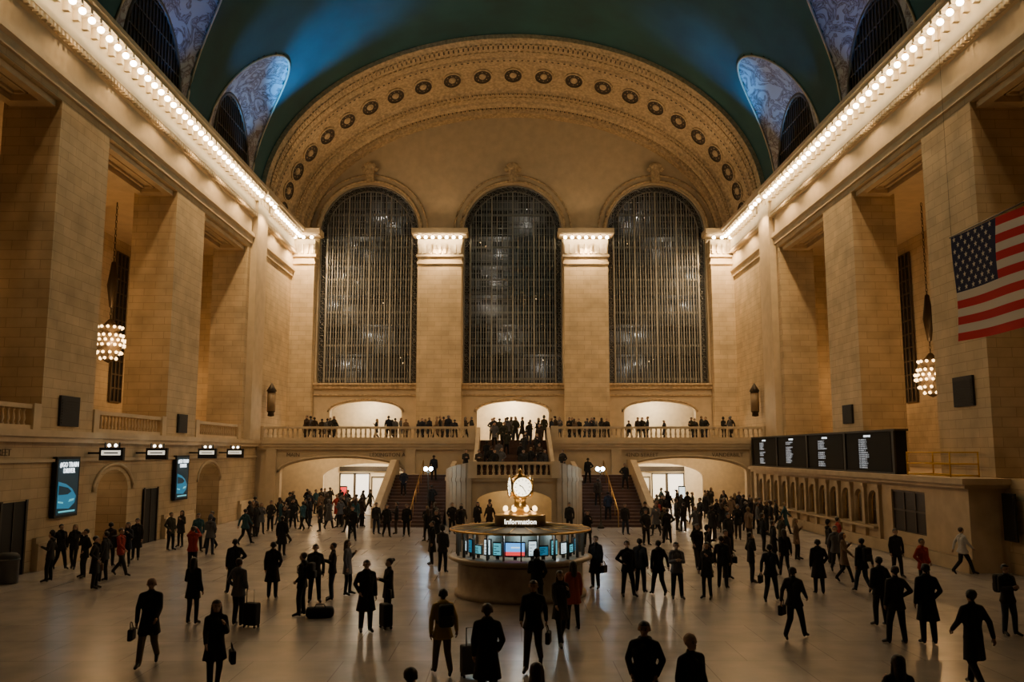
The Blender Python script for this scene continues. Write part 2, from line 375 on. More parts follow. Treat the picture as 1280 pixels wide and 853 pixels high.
# big windows
for wi,x in enumerate(WX):
    bm=bmesh.new()
    def zt(dx,r=4.1): return 22.5+math.sqrt(max(0,r*r-dx*dx))
    n=32
    for i in range(n+1):
        dx=-3.5+7*i/n; t=.15 if i%8==0 else (.085 if i%2==0 else .04)
        box(bm,x+dx-t/2,x+dx+t/2,70.3,70.52,10,zt(dx,3.55))
    z=10.3;j=0
    while z<25.9:
        hw=3.5 if z<22.5 else math.sqrt(max(0.01,3.5**2-(z-22.5)**2)); t=.16 if j%5==0 else .035
        box(bm,x-hw,x+hw,70.42,70.5,z-t/2,z+t/2); z+=.55; j+=1
    def path(r,y):
        return [(x-r,y,10)]+[(x+r*math.cos(pi-pi*i/28),y,22.5+r*math.sin(pi-pi*i/28)) for i in range(29)]+[(x+r,y,10)]
    tube(bm,path(3.55,70.4),.06,6); tube(bm,path(4.03,70.35),.06,6)
    P=[]
    zz=10.2
    while zz<22.5: P.append((x-3.8,zz)); P.append((x+3.8,zz)); zz+=.44
    for i in range(28): a=pi*(i+.5)/28; P.append((x+3.8*math.cos(a),22.5+3.8*math.sin(a)))
    for px,pz in P:
        tube(bm,[(px+.17*math.cos(2*pi*q/8),70.4,pz+.17*math.sin(2*pi*q/8)) for q in range(8)],.035,4,0,True)
        ball(bm,(px,70.4,pz),.05,1)
    box(bm,x-4.2,x+4.2,73.0,73.1,9.8,26.8,1)
    for s in (-1,1): box(bm,x+s*4.2-.05,x+s*4.2+.05,70.8,73,9.8,26.8,1)
    box(bm,x-4.2,x+4.2,70.8,73,9.7,9.8,1); box(bm,x-4.2,x+4.2,70.8,73,26.8,26.9,1)
    for zf in (12.4,14.9,17.4,19.9,22.4):
        box(bm,x-4.1,x+4.1,71.3,72.9,zf,zf+.1,2)
        for q in range(3): box(bm,x-4.1,x+4.1,71.3,71.34,zf+.35*(q+1),zf+.35*(q+1)+.04,2)
    rr=random.Random(wi)
    for i in range(18):
        for q in range(14):
            if rr.random()<.6: box(bm,x-4.1+i*.47,x-4.1+i*.47+.36,72.94,72.99,10.2+q*1.15,10.2+q*1.15+.95,4)
    for i in range(18):
        box(bm,x-4.1+i*.47-.05,x-4.1+i*.47+.03,72.85,72.93,9.8,26.6,2)
    for zf in (12.4,17.4,22.4):
        for q in range(2):
            ball(bm,(x-3+rr.random()*6,72.2,zf-.15-rr.random()*.5),.035,1,3)
    struct('window_%d'%(wi+1),bm2me(bm,recalc=True),[WINM,VOID,mat('walkway_steel',(.12,.118,.11),.4),BULB2,mat('faint_pane',(.13,.13,.125),.4)])
    for zf in (11.6,14.1,16.6,19.1,21.6,24.2): light('POINT',(x+rr.uniform(-2.4,2.4),71.6,zf),42,(1,.93,.8),size=.02)
# --- rooms behind end wall
bm=bmesh.new(); box(bm,-18.4,18.4,74.6,74.9,0,9.6); struct('wall_vestibule',bm2me(bm),[LITWALL])
bm=bmesh.new(); box(bm,-18.4,18.4,70.8,74.6,9.2,9.5); struct('ceiling_vestibule',bm2me(bm),[LITWALL])
for x in WX:
    light('POINT',(x,72.6,8.3),(620 if x==0 else 390),(1,.84,.60),size=.25)
bm=bmesh.new()
for a,b in ((-18,-2.6),(2.6,18)): box(bm,a,b,61.0,74.6,4.8,5.2)
box(bm,-2.6,2.6,61.7,74.6,4.8,5.2)
struct('floor_balcony',bm2me(bm),[MARBLE])
hl=[arch(-12.0,4.3,.02,3.0,3.95,20)],[arch(12.0,4.3,.02,3.0,3.95,20)]
struct('wall_balcony_left',plate(rect(-18,-2.7,0,5.2),hl[0],.6,MXZ(61.3)),[STONE2])
struct('wall_balcony_right',plate(rect(2.7,18,0,5.2),hl[1],.6,MXZ(61.3)),[STONE2])
bm=bmesh.new()
for s in(-1,1):
    a,b=sorted((s*2.7,s*17.9))
    box(bm,a,b,60.8,61,4.55,4.75); box(bm,a,b,60.65,61,4.95,5.2); box(bm,a,b,60.72,61,4.75,4.95)
    tube(bm,[(s*12+4.45*math.cos(pi-pi*i/20),60.97,3.0+1.1*math.sin(pi-pi*i/20)) for i in range(21)],.09,6)
    for xx in (s*16.9,s*7.2): box(bm,xx-.35,xx+.35,60.8,61,0,4.55)
struct('trim_balcony',bm2me(bm),[STONE2])
for x in (-12,12):
    sg=-1 if x<0 else 1
    struct('wall_passage_%s'%('left' if x<0 else 'right'),plate(rect(x-5.9,x+5.9,0,4.8),[arch(x-sg*1.0,3.6,.02,2.5,3.5,18)],.4,MXZ(67.5)),[LITWALL])
    for xx,yy in ((x-2.4,64),(x+2.4,64)): light('POINT',(xx,yy,4.3),190,(1,.66,.33),size=.2)
    light('POINT',(x-1,70.5,4.0),620,(1,.80,.54),size=.2); light('POINT',(x+2,72,4.0),420,(1,.82,.58),size=.2)
    e=empty('shop_front',(x-sg*1.0,74.5,0),'brightly lit shop front with dark frames and sign band','shop front')
    for k2,(a,b,h_) in enumerate(((-3.6,-2.5,2.5),(-2.3,-1.2,2.5),(-.9,.6,2.2),(.9,2.0,2.5),(2.2,3.5,2.5))):
        bm=bmesh.new(); box(bm,a,b,-.15,0,(.5 if k2!=2 else .05),h_,0)
        newobj('glazing',bm2me(bm),[mat('shop_glow_%d'%(k2%3),(.9,.8,.6),.4,emit=((1,.84,.58),(1,.92,.78),(.75,.62,.42))[k2%3],es=(1.5,2.2,.7)[k2%3])],parent=e)
        bm=bmesh.new(); box(bm,a-.1,a,-.25,-.15,0,h_+.1); box(bm,b,b+.1,-.25,-.15,0,h_+.1); box(bm,a-.1,b+.1,-.25,-.15,h_,h_+.1)
        newobj('frame',bm2me(bm),[BRONZE2],parent=e)
    bm=bmesh.new(); box(bm,-3.7,3.6,-.3,-.1,2.75,3.15); newobj('sign_band',bm2me(bm),[BRONZE],parent=e)
    for k2,q in enumerate((-3.9,3.9)):
        e=empty('bollard_display',(x-sg*1.0+q*.62,69.5,0),'slim dark freestanding display panel in the passage','display',group='passage displays')
        bm=bmesh.new(); box(bm,-.35,.35,-.08,.08,.0,.12); box(bm,-.28,.28,-.05,.05,.12,1.7); newobj('cabinet',bm2me(bm),[BLACK],parent=e)
        bm=bmesh.new(); box(bm,-.23,.23,-.06,-.05,.5,1.6); newobj('screen',bm2me(bm),[SCRW if k2 else SCRR],parent=e)
for s in(-1,1):
    bm=bmesh.new(); box(bm,s*18,s*18.3,61.5,74.6,0,4.8)
    struct('wall_passage_side_%s'%('left' if s<0 else 'right'),bm2me(bm),[STONE2])
# ------------------------------------------------------------------ cornice lamps
bm=bmesh.new(); ball(bm,(0,0,0),.145,2,0); lathe(bm,[(.0,.2),(.07,.19),(.09,.14),(.06,.1)],8,(0,0,0),1); LM=bm2me(bm)
LM.materials.append(BULB); LM.materials.append(GOLD)
def clamp(x,y,z,g): 
    return newobj('cornice_lamp',LM,loc=(x,y,z),label='bare round glowing bulb under the stone cornice',category='lamp',group=g)
for s in(-1,1):
    y=14.39+.78*2
    while y<68.3:
        if not 57.7<y<60.6: clamp(s*(18-.8),y,21.72,'bulbs along the side cornices')
        y+=.78
    for y in (58.2,59.1,60.0): clamp(s*17.02,y,21.72,'bulbs along the side cornices')
for x,hw in ((-5.95,1.78),(5.95,1.78),(-17.0,.8),(17.0,.8)):
    nb=7 if hw>1.5 else 3
    for i in range(nb): clamp(x-hw-.2+(2*hw+.4)*(i+.5)/nb,68.55,21.68,'bulbs on the pier capitals')
for s in(-1,1):
    y=19.0
    while y<68:
        pw=50+ 1500*((y-19)/48)**1.8
        light('SPOT',(s*16.7,y,21.3),pw,WARM,target=(s*15.2,y+.6,16),size=.12,angle=148,blend=.4); y+=4.4
for x in (-5.95,5.95):
    light('SPOT',(x,68.0,21.2),1500,WARM,target=(x,69.3,14),size=.15,angle=120,blend=.6)
    light('SPOT',(x,67.4,22.9),100,WARM,target=(x*.8,69.0,32),size=.2,angle=120,blend=.6)
for s in (-1,1):
    light('SPOT',(s*16.6,67.6,21.2),1100,WARM,target=(s*17.2,69,14),size=.15,angle=120,blend=.6)
    light('SPOT',(s*16.4,62.0,23.0),560,WARM,target=(s*5,63,33),size=.2,angle=110,blend=.7)
# blue uplights on the cornice
BL=(.02,.37,1)
light('SPOT',(-16.9,57.0,22.9),13000,BL,target=(-13.0,54.3,31),size=.15,angle=46,blend=1)
light('SPOT',(-16.9,47.2,22.9),1500,BL,target=(-12.5,50.5,31),size=.15,angle=60,blend=1)
light('SPOT',(16.9,57.0,22.9),4200,BL,target=(14.4,55.2,29.6),size=.15,angle=46,blend=1)
light('SPOT',(16.9,47.2,22.9),400,BL,target=(14,48,30),size=.15,angle=70,blend=1)
for s,p in ((-1,900),(1,700)):
    light('SPOT',(s*16.9,55.5,22.8),p,(.12,.42,1),target=(s*17,53.5,28),size=.15,angle=80,blend=.9)
    light('SPOT',(s*16.9,43.5,22.8),p*.55,(.06,.28,1),target=(s*17,41,29),size=.15,angle=90,blend=.9)
light('POINT',(0,42,24),480,(.2,.95,.95),size=.02)  # added teal fill in mid-air for the vault, not a cornice uplight
# ------------------------------------------------------------------ balustrades
bm=bmesh.new(); lathe(bm,[(.0,0),(.075,0),(.075,.06),(.045,.09),(.085,.22),(.05,.42),(.04,.5),(.07,.54),(.07,.6),(0,.6)],8); BAL=bm2me(bm)
BAL.materials.append(STONE2)
def balustrade(pts,label,step=.34,h=.95,group='stone balustrades around the galleries'):
    pts=[Vector(p) for p in pts]; base=pts[0].copy()
    e=empty('balustrade',base,label,'balustrade',group=group)
    q=[p-base for p in pts]
    bm=bmesh.new(); bm2=bmesh.new()
    for a,b in zip(q,q[1:]):
        segbox(bm,a,b,.34,h-.16,h); segbox(bm2,a,b,.32,0,.18)
        L=(b-a).length; n=max(1,int(L/step))
        for i in range(n):
            newobj('baluster',BAL,parent=e,loc=a.lerp(b,(i+.5)/n)+Vector((0,0,.18)))
    for a in (q[0],q[-1]):
        box(bm2,a.x-.25,a.x+.25,a.y-.25,a.y+.25,a.z,a.z+h+.04)
    newobj('handrail',bm2me(bm),[STONE2],parent=e); newobj('plinth',bm2me(bm2),[STONE2],parent=e)
balustrade([(-17.7,61.0,5.2),(-10.2,61.0,5.2),(-2.9,61.0,5.2)],'long carved stone balustrade on the balcony edge beside the staircase')
balustrade([(2.9,61.0,5.2),(10.2,61.0,5.2),(17.7,61.0,5.2)],'long carved stone balustrade on the balcony edge beside the staircase')
for a,b in OPEN[1:]:
    balustrade([(-18.2,a+.3,5.2),(-18.2,b-.3,5.2)],'stone balustrade spanning the gallery opening between two piers')
# ------------------------------------------------------------------ central staircase
LZ=2.85
STST=mat('stair_stone',(.40,.31,.20),.6,noise=.12,nscale=1.5)
bm=bmesh.new()
n=14
for i in range(n):
    y0=55.5+i*6/n; box(bm,-2.3,2.3,y0,61.7,LZ+i*2.35/n,LZ+(i+1)*2.35/n)
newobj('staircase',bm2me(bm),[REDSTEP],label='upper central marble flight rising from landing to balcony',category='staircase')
for s in(-1,1):
    bm=bmesh.new(); n2=16
    for i in range(n2):
        y0=51.6+i*7.6/n2; a,b=sorted((s*4.25,s*7.9)); box(bm,a,b,y0,59.2,i*LZ/n2,(i+1)*LZ/n2)
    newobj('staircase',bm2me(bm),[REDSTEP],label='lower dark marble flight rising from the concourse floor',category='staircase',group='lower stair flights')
bm=bmesh.new(); box(bm,-3.6,3.6,53.2,55.5,LZ-.25,LZ); box(bm,-2.4,2.4,51.9,53.2,LZ-.25,LZ)
for s in(-1,1):
    a,b=sorted((s*2.3,s*3.85)); box(bm,a,b,55.5,61,LZ-.25,LZ); a,b=sorted((s*3.85,s*7.95)); box(bm,a,b,59.21,61,LZ-.25,LZ)
struct('floor_landing',bm2me(bm),[MARBLE])
me=plate(rect(-2.5,2.5,0,LZ),[arch(0,2.2,.02,1.5,2.15,16)],.35,MXZ(51.7))
struct('wall_stair_front',me,[STST])
bm=bmesh.new()
for s in(-1,1):
    pts=[(s*(2.5+1.5*math.sin(a)),53.4-1.8*math.cos(a)) for a in [pi/2*i/8 for i in range(9)]]+[(s*4.0,59.2)]
    for p,q in zip(pts,pts[1:]): segbox(bm,(p[0],p[1],0),(q[0],q[1],0),.3,0,LZ); segbox(bm,(p[0],p[1],0),(q[0],q[1],0),.42,LZ-.2,LZ+.02)
    # solid parapet sweeping down around both sides of the landing
    sw_=[(s*(2.5+1.5*math.sin(a)),53.4-1.8*math.cos(a),.95-.55*(a/(pi/2))) for a in [pi/2*i/8 for i in range(9)]]+[(s*4.0,56,.5),(s*4.0,59.2,.9)]
    for p,q in zip(sw_,sw_[1:]):
        P0=Vector((p[0],p[1],0)); Q0=Vector((q[0],q[1],0)); nn=Vector((-(Q0-P0).y,(Q0-P0).x,0)).normalized()*.15; vs=[]
        for a_,hh in ((P0,p[2]),(Q0,q[2])):
            for sg2 in(-1,1):
                for z in (LZ,LZ+hh): vs.append(bm.verts.new(a_+nn*sg2+Vector((0,0,z))))
        for f in ((0,1,3,2),(4,6,7,5),(0,4,5,1),(2,3,7,6),(1,5,7,3),(0,2,6,4)): bm.faces.new([vs[i] for i in f])
    v=[(55.2,LZ-.3),(55.2,LZ+.95),(61.2,6.1),(61.2,LZ-.3)]
    bm.from_mesh(plate(v,[],.24,MYZ(s*2.45)))
    v=[(51.2,0),(51.2,1.15),(52.0,1.25),(59.3,LZ+1.0),(61,LZ+1.0),(61,0)]
    bm.from_mesh(plate(v,[],.4,MYZ(s*8.15)))
box(bm,-2.6,2.6,51.45,51.6,LZ-.2,LZ+.02)
struct('wall_stair_sides',bm2me(bm),[STST])
bm=bmesh.new(); box(bm,-3.8,3.8,55.6,55.8,0,LZ-.26); struct('wall_under_stair',bm2me(bm),[LITWALL])
light('POINT',(0,53.6,2.3),85,(1,.66,.30),size=.15)
balustrade([(-2.45,51.6,LZ),(2.45,51.6,LZ)],'stone balustrade along the front of the stair landing')
for s in(-1,1):
    bm=bmesh.new(); P=[(0,51.5,.0),(0,51.5,.95),(0,59.2,LZ+.95),(0,59.2,LZ)]
    tube(bm,P,.035,6)
    for i in range(1,5): y=51.5+7.7*i/5; z=LZ*i/5; tube(bm,[(0,y,z+.02),(0,y,z+.95)],.025,6)
    newobj('stair_handrail',bm2me(bm),[GOLD],loc=(s*6.1,0,0),label='brass handrail running up the middle of the lower flight',category='handrail',group='brass handrails')
    e=empty('lamp_post',(s*5.0,50.8,0),'slim dark lamp post with cool white twin floodlights','lamp post',group='stair lamp posts')
    bm=bmesh.new(); lathe(bm,[(.0,0),(.2,0),(.2,.12),(.07,.2),(.04,.5),(.035,3.2),(0,3.25)],10); newobj('post',bm2me(bm),[BRONZE],parent=e)
    for q in(-1,1):
        bm=bmesh.new(); ball(bm,(q*.15,0,3.4),.12,2); newobj('lamp_globe',bm2me(bm),[WHITEL],parent=e)
    bm=bmesh.new(); tube(bm,[(-.15,0,3.27),(0,0,3.18),(.15,0,3.27)],.025,6); newobj('bracket',bm2me(bm),[BRONZE],parent=e)
    e=empty('wall_lantern',(s*17.5,62.6,7.2),'tall dim bronze wall lantern with curved top beside balcony','lantern',group='balcony lanterns')
    bm=bmesh.new(); lathe(bm,[(0,-.3),(.25,-.25),(.22,0),(.3,.05),(.3,1.5),(.38,1.55),(.2,1.85),(.05,2.1),(0,2.15)],12); newobj('lantern_frame',bm2me(bm),[BRONZE],parent=e)
    bm=bmesh.new(); lathe(bm,[(.0,.1),(.31,.1),(.31,1.4),(0,1.4)],12); newobj('lantern_glass',bm2me(bm),[mat('dim_amber_glass',(.22,.15,.08),.4)],parent=e)
# ------------------------------------------------------------------ information booth
KX,KY=.05,27.75
K=empty('information_booth',(KX,KY,0),'round marble information booth with glazed windows and brass clock','information booth')
def part(name,bm,mats,parent,label=None,smooth=False):
    o=newobj(name,bm2me(bm,smooth=smooth),mats,parent=parent)
    if label: o['label']=label
    return o
bm=bmesh.new(); lathe(bm,[(0,0),(2.05,0),(2.05,.14),(1.97,.18),(1.95,.95),(2.0,1.0),(0,1.0)],56); part('base',bm,[mat('booth_marble',(.36,.30,.23),.45,noise=.2)],K,'pale tan marble drum')
bm=bmesh.new(); lathe(bm,[(0,1.0),(2.08,1.04),(2.25,1.12),(2.25,1.18),(2.1,1.22),(0,1.22)],56); part('counter',bm,[mat('counter_stone',(.32,.25,.17),.4)],K,'projecting marble counter shelf')
bm=bmesh.new(); lathe(bm,[(1.98,1.24),(1.98,1.95)],56)
gm=bpy.data.materials.new('booth_glass'); gm.use_nodes=True; nt=gm.node_tree; nt.nodes.clear()
o_=nt.nodes.new('ShaderNodeOutputMaterial'); mx=nt.nodes.new('ShaderNodeMixShader'); mx.inputs[0].default_value=.12
tr=nt.nodes.new('ShaderNodeBsdfTransparent'); gl=nt.nodes.new('ShaderNodeBsdfGlossy'); gl.inputs['Roughness'].default_value=.05
nt.links.new(tr.outputs[0],mx.inputs[1]); nt.links.new(gl.outputs[0],mx.inputs[2]); nt.links.new(mx.outputs[0],o_.inputs[0])
part('glazing',bm,[gm],K)
bm=bmesh.new(); lathe(bm,[(1.95,1.97),(2.02,1.97),(2.2,1.98),(2.21,2.02),(2.1,2.04),(1.2,2.08),(.75,2.1),(0,2.1)],56); part('canopy',bm,[mat('booth_roof',(.045,.038,.03),.5)],K,'dark flat round canopy')
bm=bmesh.new(); lathe(bm,[(2.2,1.97),(2.225,1.98),(2.225,2.01),(2.2,2.03)],56)
for i in range(18):
    a=2*pi*(i+.5)/18; tube(bm,[(2.18*math.sin(a),-2.18*math.cos(a),2.035),(.8*math.sin(a),-.8*math.cos(a),2.11)],.014,4)
part('canopy_rib',bm,[GOLD],K)
bmm=bmesh.new(); box(bmm,-.02,.02,-.04,.04,1.22,1.98); pm=bm2me(bmm); pm.materials.append(BRONZE2)
for i in range(24):
    a=2*pi*i/24; newobj('window_post',pm,parent=K,loc=(1.98*math.sin(a),-1.98*math.cos(a),0),rotz=a)
bm=bmesh.new(); lathe(bm,[(0,1.22),(1.0,1.22),(1.0,1.97)],24); part('core',bm,[mat('booth_core',(.16,.19,.18),.5)],K)
RS=random.Random(8)
spec=[(-.10,.56,.36,SCRB)]+[(q,w_,h_,m) for q,w_,h_,m in ((-.42,.24,.34,SCRC),(-.62,.2,.42,SCRW),(-.85,.3,.22,SCRC),(-1.1,.2,.36,SCRM),(-1.4,.26,.28,SCRW),(.2,.22,.4,SCRW),(.4,.28,.24,SCRM),(.62,.2,.4,SCRC),(.86,.26,.3,SCRW),(1.12,.24,.22,SCRC),(1.4,.24,.34,SCRM))]
for i,(ang,wd,hh,m) in enumerate(spec):
    e=newobj('monitor',None,parent=K,loc=(1.72*math.sin(ang),-1.72*math.cos(ang),1.3),rotz=ang)
    bm=bmesh.new(); box(bm,-wd/2-.02,wd/2+.02,0,.06,.02,hh+.1,0); box(bm,-.05,.05,.0,.05,-.07,.02,0); part('casing',bm,[BLACK],e)
    bm=bmesh.new(); box(bm,-wd/2,wd/2,-.01,0,.06,hh+.06,0)
    if i==0: box(bm,-wd/2,wd/2,-.014,-.01,.06,.17,1); box(bm,-.12,.14,-.015,-.01,.27,.31,2)
    else:
        for q in range(4):
            z=.09+q*(hh-.05)/4; box(bm,-wd*.42,-wd*.42+wd*RS.uniform(.25,.8),-.014,-.01,z,z+.02,1)
    part('screen',bm,[m,SCRR if i==0 else SCRD,SCRW],e)
for a in (0,1.2,-1.2): light('POINT',(KX+1.35*math.sin(a),KY-1.35*math.cos(a),1.9),20,(.8,.96,1),size=.08)
bm=bmesh.new(); lathe(bm,[(.78,2.1),(.8,2.12),(.8,2.42),(.78,2.44)],32); part('sign_band',bm,[mat('sign_band_dark',(.12,.075,.03),.5,.5)],K,'bronze band carrying the lit lettering')
bm=bmesh.new(); lathe(bm,[(.8,2.43),(.76,2.46),(.6,2.48),(.42,2.52),(.3,2.58),(.2,2.7),(.17,2.9),(.24,2.95),(0,2.96)],28); part('pedestal',bm,[GOLD],K,'stepped brass pedestal')
text('Information',.21,(0,-.83,2.2),(pi/2,0,0),TXTK,K)
for i in range(8):
    a=2*pi*i/8+.39; bm=bmesh.new(); ball(bm,(.5*math.sin(a),-.5*math.cos(a),2.62),.08,2); part('lamp_globe',bm,[BULB2],K)
ck=newobj('clock',None,parent=K,loc=(0,0,3.3)); ck.rotation_euler=(0,0,math.radians(12))
bm=bmesh.new(); ball(bm,(0,0,0),.33,3); lathe(bm,[(.0,.3),(.2,.31),(.12,.38),(.05,.42),(.07,.47),(.05,.53),(0,.58)],12)
lathe(bm,[(0,-.36),(.2,-.35),(.14,-.28),(.2,-.22)],12); part('clock_case',bm,[GOLD],ck,'brass ball-shaped case with acorn finial')
for i in range(4):
    bm=bmesh.new(); n=28
    vs=[bm.verts.new((.3*math.cos(2*pi*k/n),-.335,.3*math.sin(2*pi*k/n))) for k in range(n)]; bm.faces.new(vs)
    tube(bm,[(.32*math.cos(2*pi*k/28),-.33,.32*math.sin(2*pi*k/28)) for k in range(28)],.035,6,1,True)
    for h in range(12):
        an=pi/6*h; tube(bm,[(.255*math.sin(an),-.34,.255*math.cos(an)),(.2*math.sin(an),-.34,.2*math.cos(an))],.011,4,2)
    tube(bm,[(0,-.345,0),(-.11,-.345,.06)],.016,4,2); tube(bm,[(0,-.345,0),(.1,-.345,-.16)],.012,4,2)
    me=bm2me(bm)
    for m in (OPAL,GOLD,BLACK): me.materials.append(m)
    newobj('clock_face',me,parent=ck,rotz=pi/2*i)
light('POINT',(KX,KY-.9,3.0),20,(1,.8,.5),size=.06)
# ------------------------------------------------------------------ flag
bm=bmesh.new(); nx,nz=44,13; FL,FH=6.4,3.35
def fp(u,v,off=0):
    wv=.10*math.sin(u*9+v*1.2)*(.3+u)+.05*math.sin(v*5+u*4)
    return Vector((wv+off,-FL*u,FH*v-.06*math.sin(u*pi)))
G=[[bm.verts.new(fp(i/nx,j/nz)) for j in range(nz+1)] for i in range(nx+1)]
for i in range(nx):
    for j in range(nz):
        f=bm.faces.new((G[i][j],G[i+1][j],G[i+1][j+1],G[i][j+1])); f.smooth=True
        f.material_index=2 if (j>=6 and (i+.5)/nx<.4) else (0 if j%2==0 else 1)
for r in range(9):
    cN=6 if r%2==0 else 5
    for c in range(cN):
        u=.4*((c+.5)/6 if cN==6 else (c+1)/6); v=1-(7/13)*((r+.6)/9.2)
        for off in(-.02,.02):
            ce=fp(u,v,off); vs=[]
            for k in range(10):
                rad=.1 if k%2==0 else .04; an=pi/2+pi*k/5; vs.append(bm.verts.new(ce+Vector((0,rad*math.cos(an),rad*math.sin(an)))))
            f=bm.faces.new(vs); f.material_index=1
fe=empty('flag',(13.87,27,7.85),'large American flag with stars and stripes hanging from wires','flag')
newobj('cloth',bm2me(bm,recalc=False),[mat('flag_red',(.48,.010,.018),.85),mat('flag_white',(.60,.55,.48),.85),mat('flag_navy',(.006,.010,.055),.85)],parent=fe)
bm=bmesh.new(); tube(bm,[(0,.1,FH+.02),(0,-FL-.1,FH+.02)],.025,8); newobj('pole',bm2me(bm),[BRONZE],parent=fe)
bm=bmesh.new()
for yy in(0,-FL): tube(bm,[(0,yy,FH),(0,yy,22.35)],.005,4)
newobj('suspension_wire',bm2me(bm),[BLACK],parent=fe)
light('SPOT',(8,16,20),560,(1,.85,.65),target=(14,25,9.5),size=.2,angle=30,blend=.8)
# ------------------------------------------------------------------ chandeliers
def chandelier(x,y,z,top,pw):
    e=empty('chandelier',(x,y,z),'bronze globe chandelier with tiered rows of glowing bulbs','chandelier',group='gallery chandeliers')
    bm=bmesh.new(); lathe(bm,[(0,-1.1),(.2,-1.0),(.45,-.8),(.35,-.75),(.6,-.5),(.72,0),(.6,.45),(.4,.6),(.6,.8),(.3,1.05),(.1,1.3),(0,1.35)],20); newobj('frame',bm2me(bm),[BRONZE2],parent=e)
    bm=bmesh.new()
    for zz,r,n in ((-.85,.42,8),(-.55,.66,12),(-.15,.82,16),(.12,.83,16),(.4,.7,14),(.85,.64,12)):
        for i in range(n):
            a=2*pi*(i+.5*(zz>0))/n; ball(bm,(r*math.cos(a),r*math.sin(a),zz),.09,1)
    newobj('bulb',bm2me(bm),[BULB2],parent=e)['kind']='stuff'
    bm=bmesh.new(); zz=1.3; i=0
    while zz<top-z-.15:
        tube(bm,[((.05*math.cos(2*pi*k/8) if i%2 else 0),(0 if i%2 else .05*math.cos(2*pi*k/8)),zz+.12+.12*math.sin(2*pi*k/8)) for k in range(8)],.02,4,0,True); zz+=.2; i+=1
    lathe(bm,[(0,4.6),(.12,4.5),(.3,3.2),(.12,2.0),(0,1.9)],8)
    newobj('chain',bm2me(bm),[BRONZE],parent=e)
    light('POINT',(x-(1.1 if x>0 else -1.1),y-1.3,z),pw,(1,.56,.22),size=.08)
    light('POINT',(x,y-7,z+1),pw*.8,(1,.56,.22),size=.02)
chandelier(-22.2,47,10.3,18.25,280); chandelier(22.6,46.6,8.4,18.25,250); chandelier(-22.2,34,10.3,18.25,50); chandelier(22.6,34,8.4,18.25,35)
for s in (-1,1): light('POINT',(s*23,57,9),200,(1,.56,.22),size=.02)
# ------------------------------------------------------------------ left wall fittings
def screen(y,z0,z1,w,side,content):
    s=side; e=empty('display_screen',(s*17.95,y,z0),'tall portrait advertising screen glowing blue with white lettering','screen',group='advertising screens')
    h=z1-z0
    bm=bmesh.new(); box(bm,-.0,-s*.18,-w/2-.1,w/2+.1,-.1,h+.1); newobj('frame',bm2me(bm),[BLACK],parent=e)
    bm=bmesh.new(); x=-s*.19; box(bm,-s*.18,x,-w/2,w/2,0,h,0)
    X1=x-s*.012
    def poly(pts,mi,dx=0):
        f=bm.faces.new([bm.verts.new((X1-s*dx,a*w,b*h)) for a,b in pts]); f.material_index=mi
    poly([(-.48,.12),(.1,.1),(.36,.2),(.42,.32),(.2,.46),(-.1,.55),(-.48,.6)],2)
    poly([(-.45,.36),(0,.36),(.18,.41),(0,.48),(-.45,.53)],0,.004)
    poly([(.05,.22),(.3,.24),(.34,.28),(.1,.27)],1,.004)
    poly([(-.45,.22),(-.2,.2),(-.2,.23),(-.45,.25)],1,.004); poly([(-.4,.04),(.4,.04),(.4,.07),(-.4,.07)],1)
    newobj('screen',bm2me(bm,recalc=False),[SCRD,SCRC,SCRM],parent=e)
    for i,t in enumerate(content): text(t,w*.17,(X1-s*.01,0,h*(.86-.11*i)),(pi/2,0,pi/2 if s<0 else -pi/2),TXTW,e)
screen(34.7,1.95,4.1,1.6,-1,['#GO TRAIN','DRIVER']); screen(46.8,1.95,4.1,1.6,-1,['#GO TRAIN','DRIVER'])
def speaker(x,y,z,s,w=1.5,h=1.2):
    e=empty('wall_speaker',(x,y,z),'black rectangular loudspeaker panel mounted on the stone pier','speaker',group='pier speakers')
    bm=bmesh.new(); box(bm,0,-s*.1,-w/2,w/2,0,h); newobj('cabinet',bm2me(bm),[BLACK],parent=e)
    bm=bmesh.new()
    for i in range(9): box(bm,-s*.1,-s*.12,-w/2+.08,w/2-.08,.1+i*(h-.2)/9,.1+i*(h-.2)/9+.06)
    newobj('grille',bm2me(bm),[BLACK],parent=e)
speaker(-18,34.8,5.4,-1); speaker(-18,46.9,5.4,-1,1.3,1.0); speaker(18,34.6,6.2,1); speaker(18,46.6,5.9,1,1.3,1.0)
for y in (36.7,41.4,48.3,53.2):
    e=empty('track_sign',(-17.0,y,4.3),'black hanging sign box with lit panel and two small lamps','sign',group='hanging signs along the gallery')
    bm=bmesh.new(); box(bm,-.5,.5,-.1,.1,-.27,.27); tube(bm,[(-.3,0,.27),(-.3,0,.48)],.03,6); tube(bm,[(.3,0,.27),(.3,0,.48)],.03,6); box(bm,-1.0,-.5,-.04,.04,.0,.08)
    newobj('casing',bm2me(bm),[BLACK],parent=e)
    bm=bmesh.new(); box(bm,-.4,.4,-.115,-.1,-.05,.15,0); box(bm,-.3,.3,-.125,-.115,.02,.07,1); newobj('lit_panel',bm2me(bm),[mat('sign_glow',(.9,.9,.8),.3,emit=(1,.9,.7),es=1.0),BLACK],parent=e)
    for q in(-.14,.14):
        bm=bmesh.new(); ball(bm,(q,0,.36),.07,2); newobj('lamp_globe',bm2me(bm),[SIGNL],parent=e)
for i,(y,w,h) in enumerate(((43.2,1.6,2.6),(31.3,1.6,2.6))):
    bm=bmesh.new(); box(bm,-18,-17.93,y-w/2,y+w/2,0,h,0); box(bm,-17.94,-17.9,y-.03,y+.03,0,h,1)
    for s in(-1,1): box(bm,-17.93,-17.88,y+s*w/2-.06,y+s*w/2+.06,0,h+.06,1)
    struct('door_%d'%(i+1),bm2me(bm),[BLACK,BRONZE])
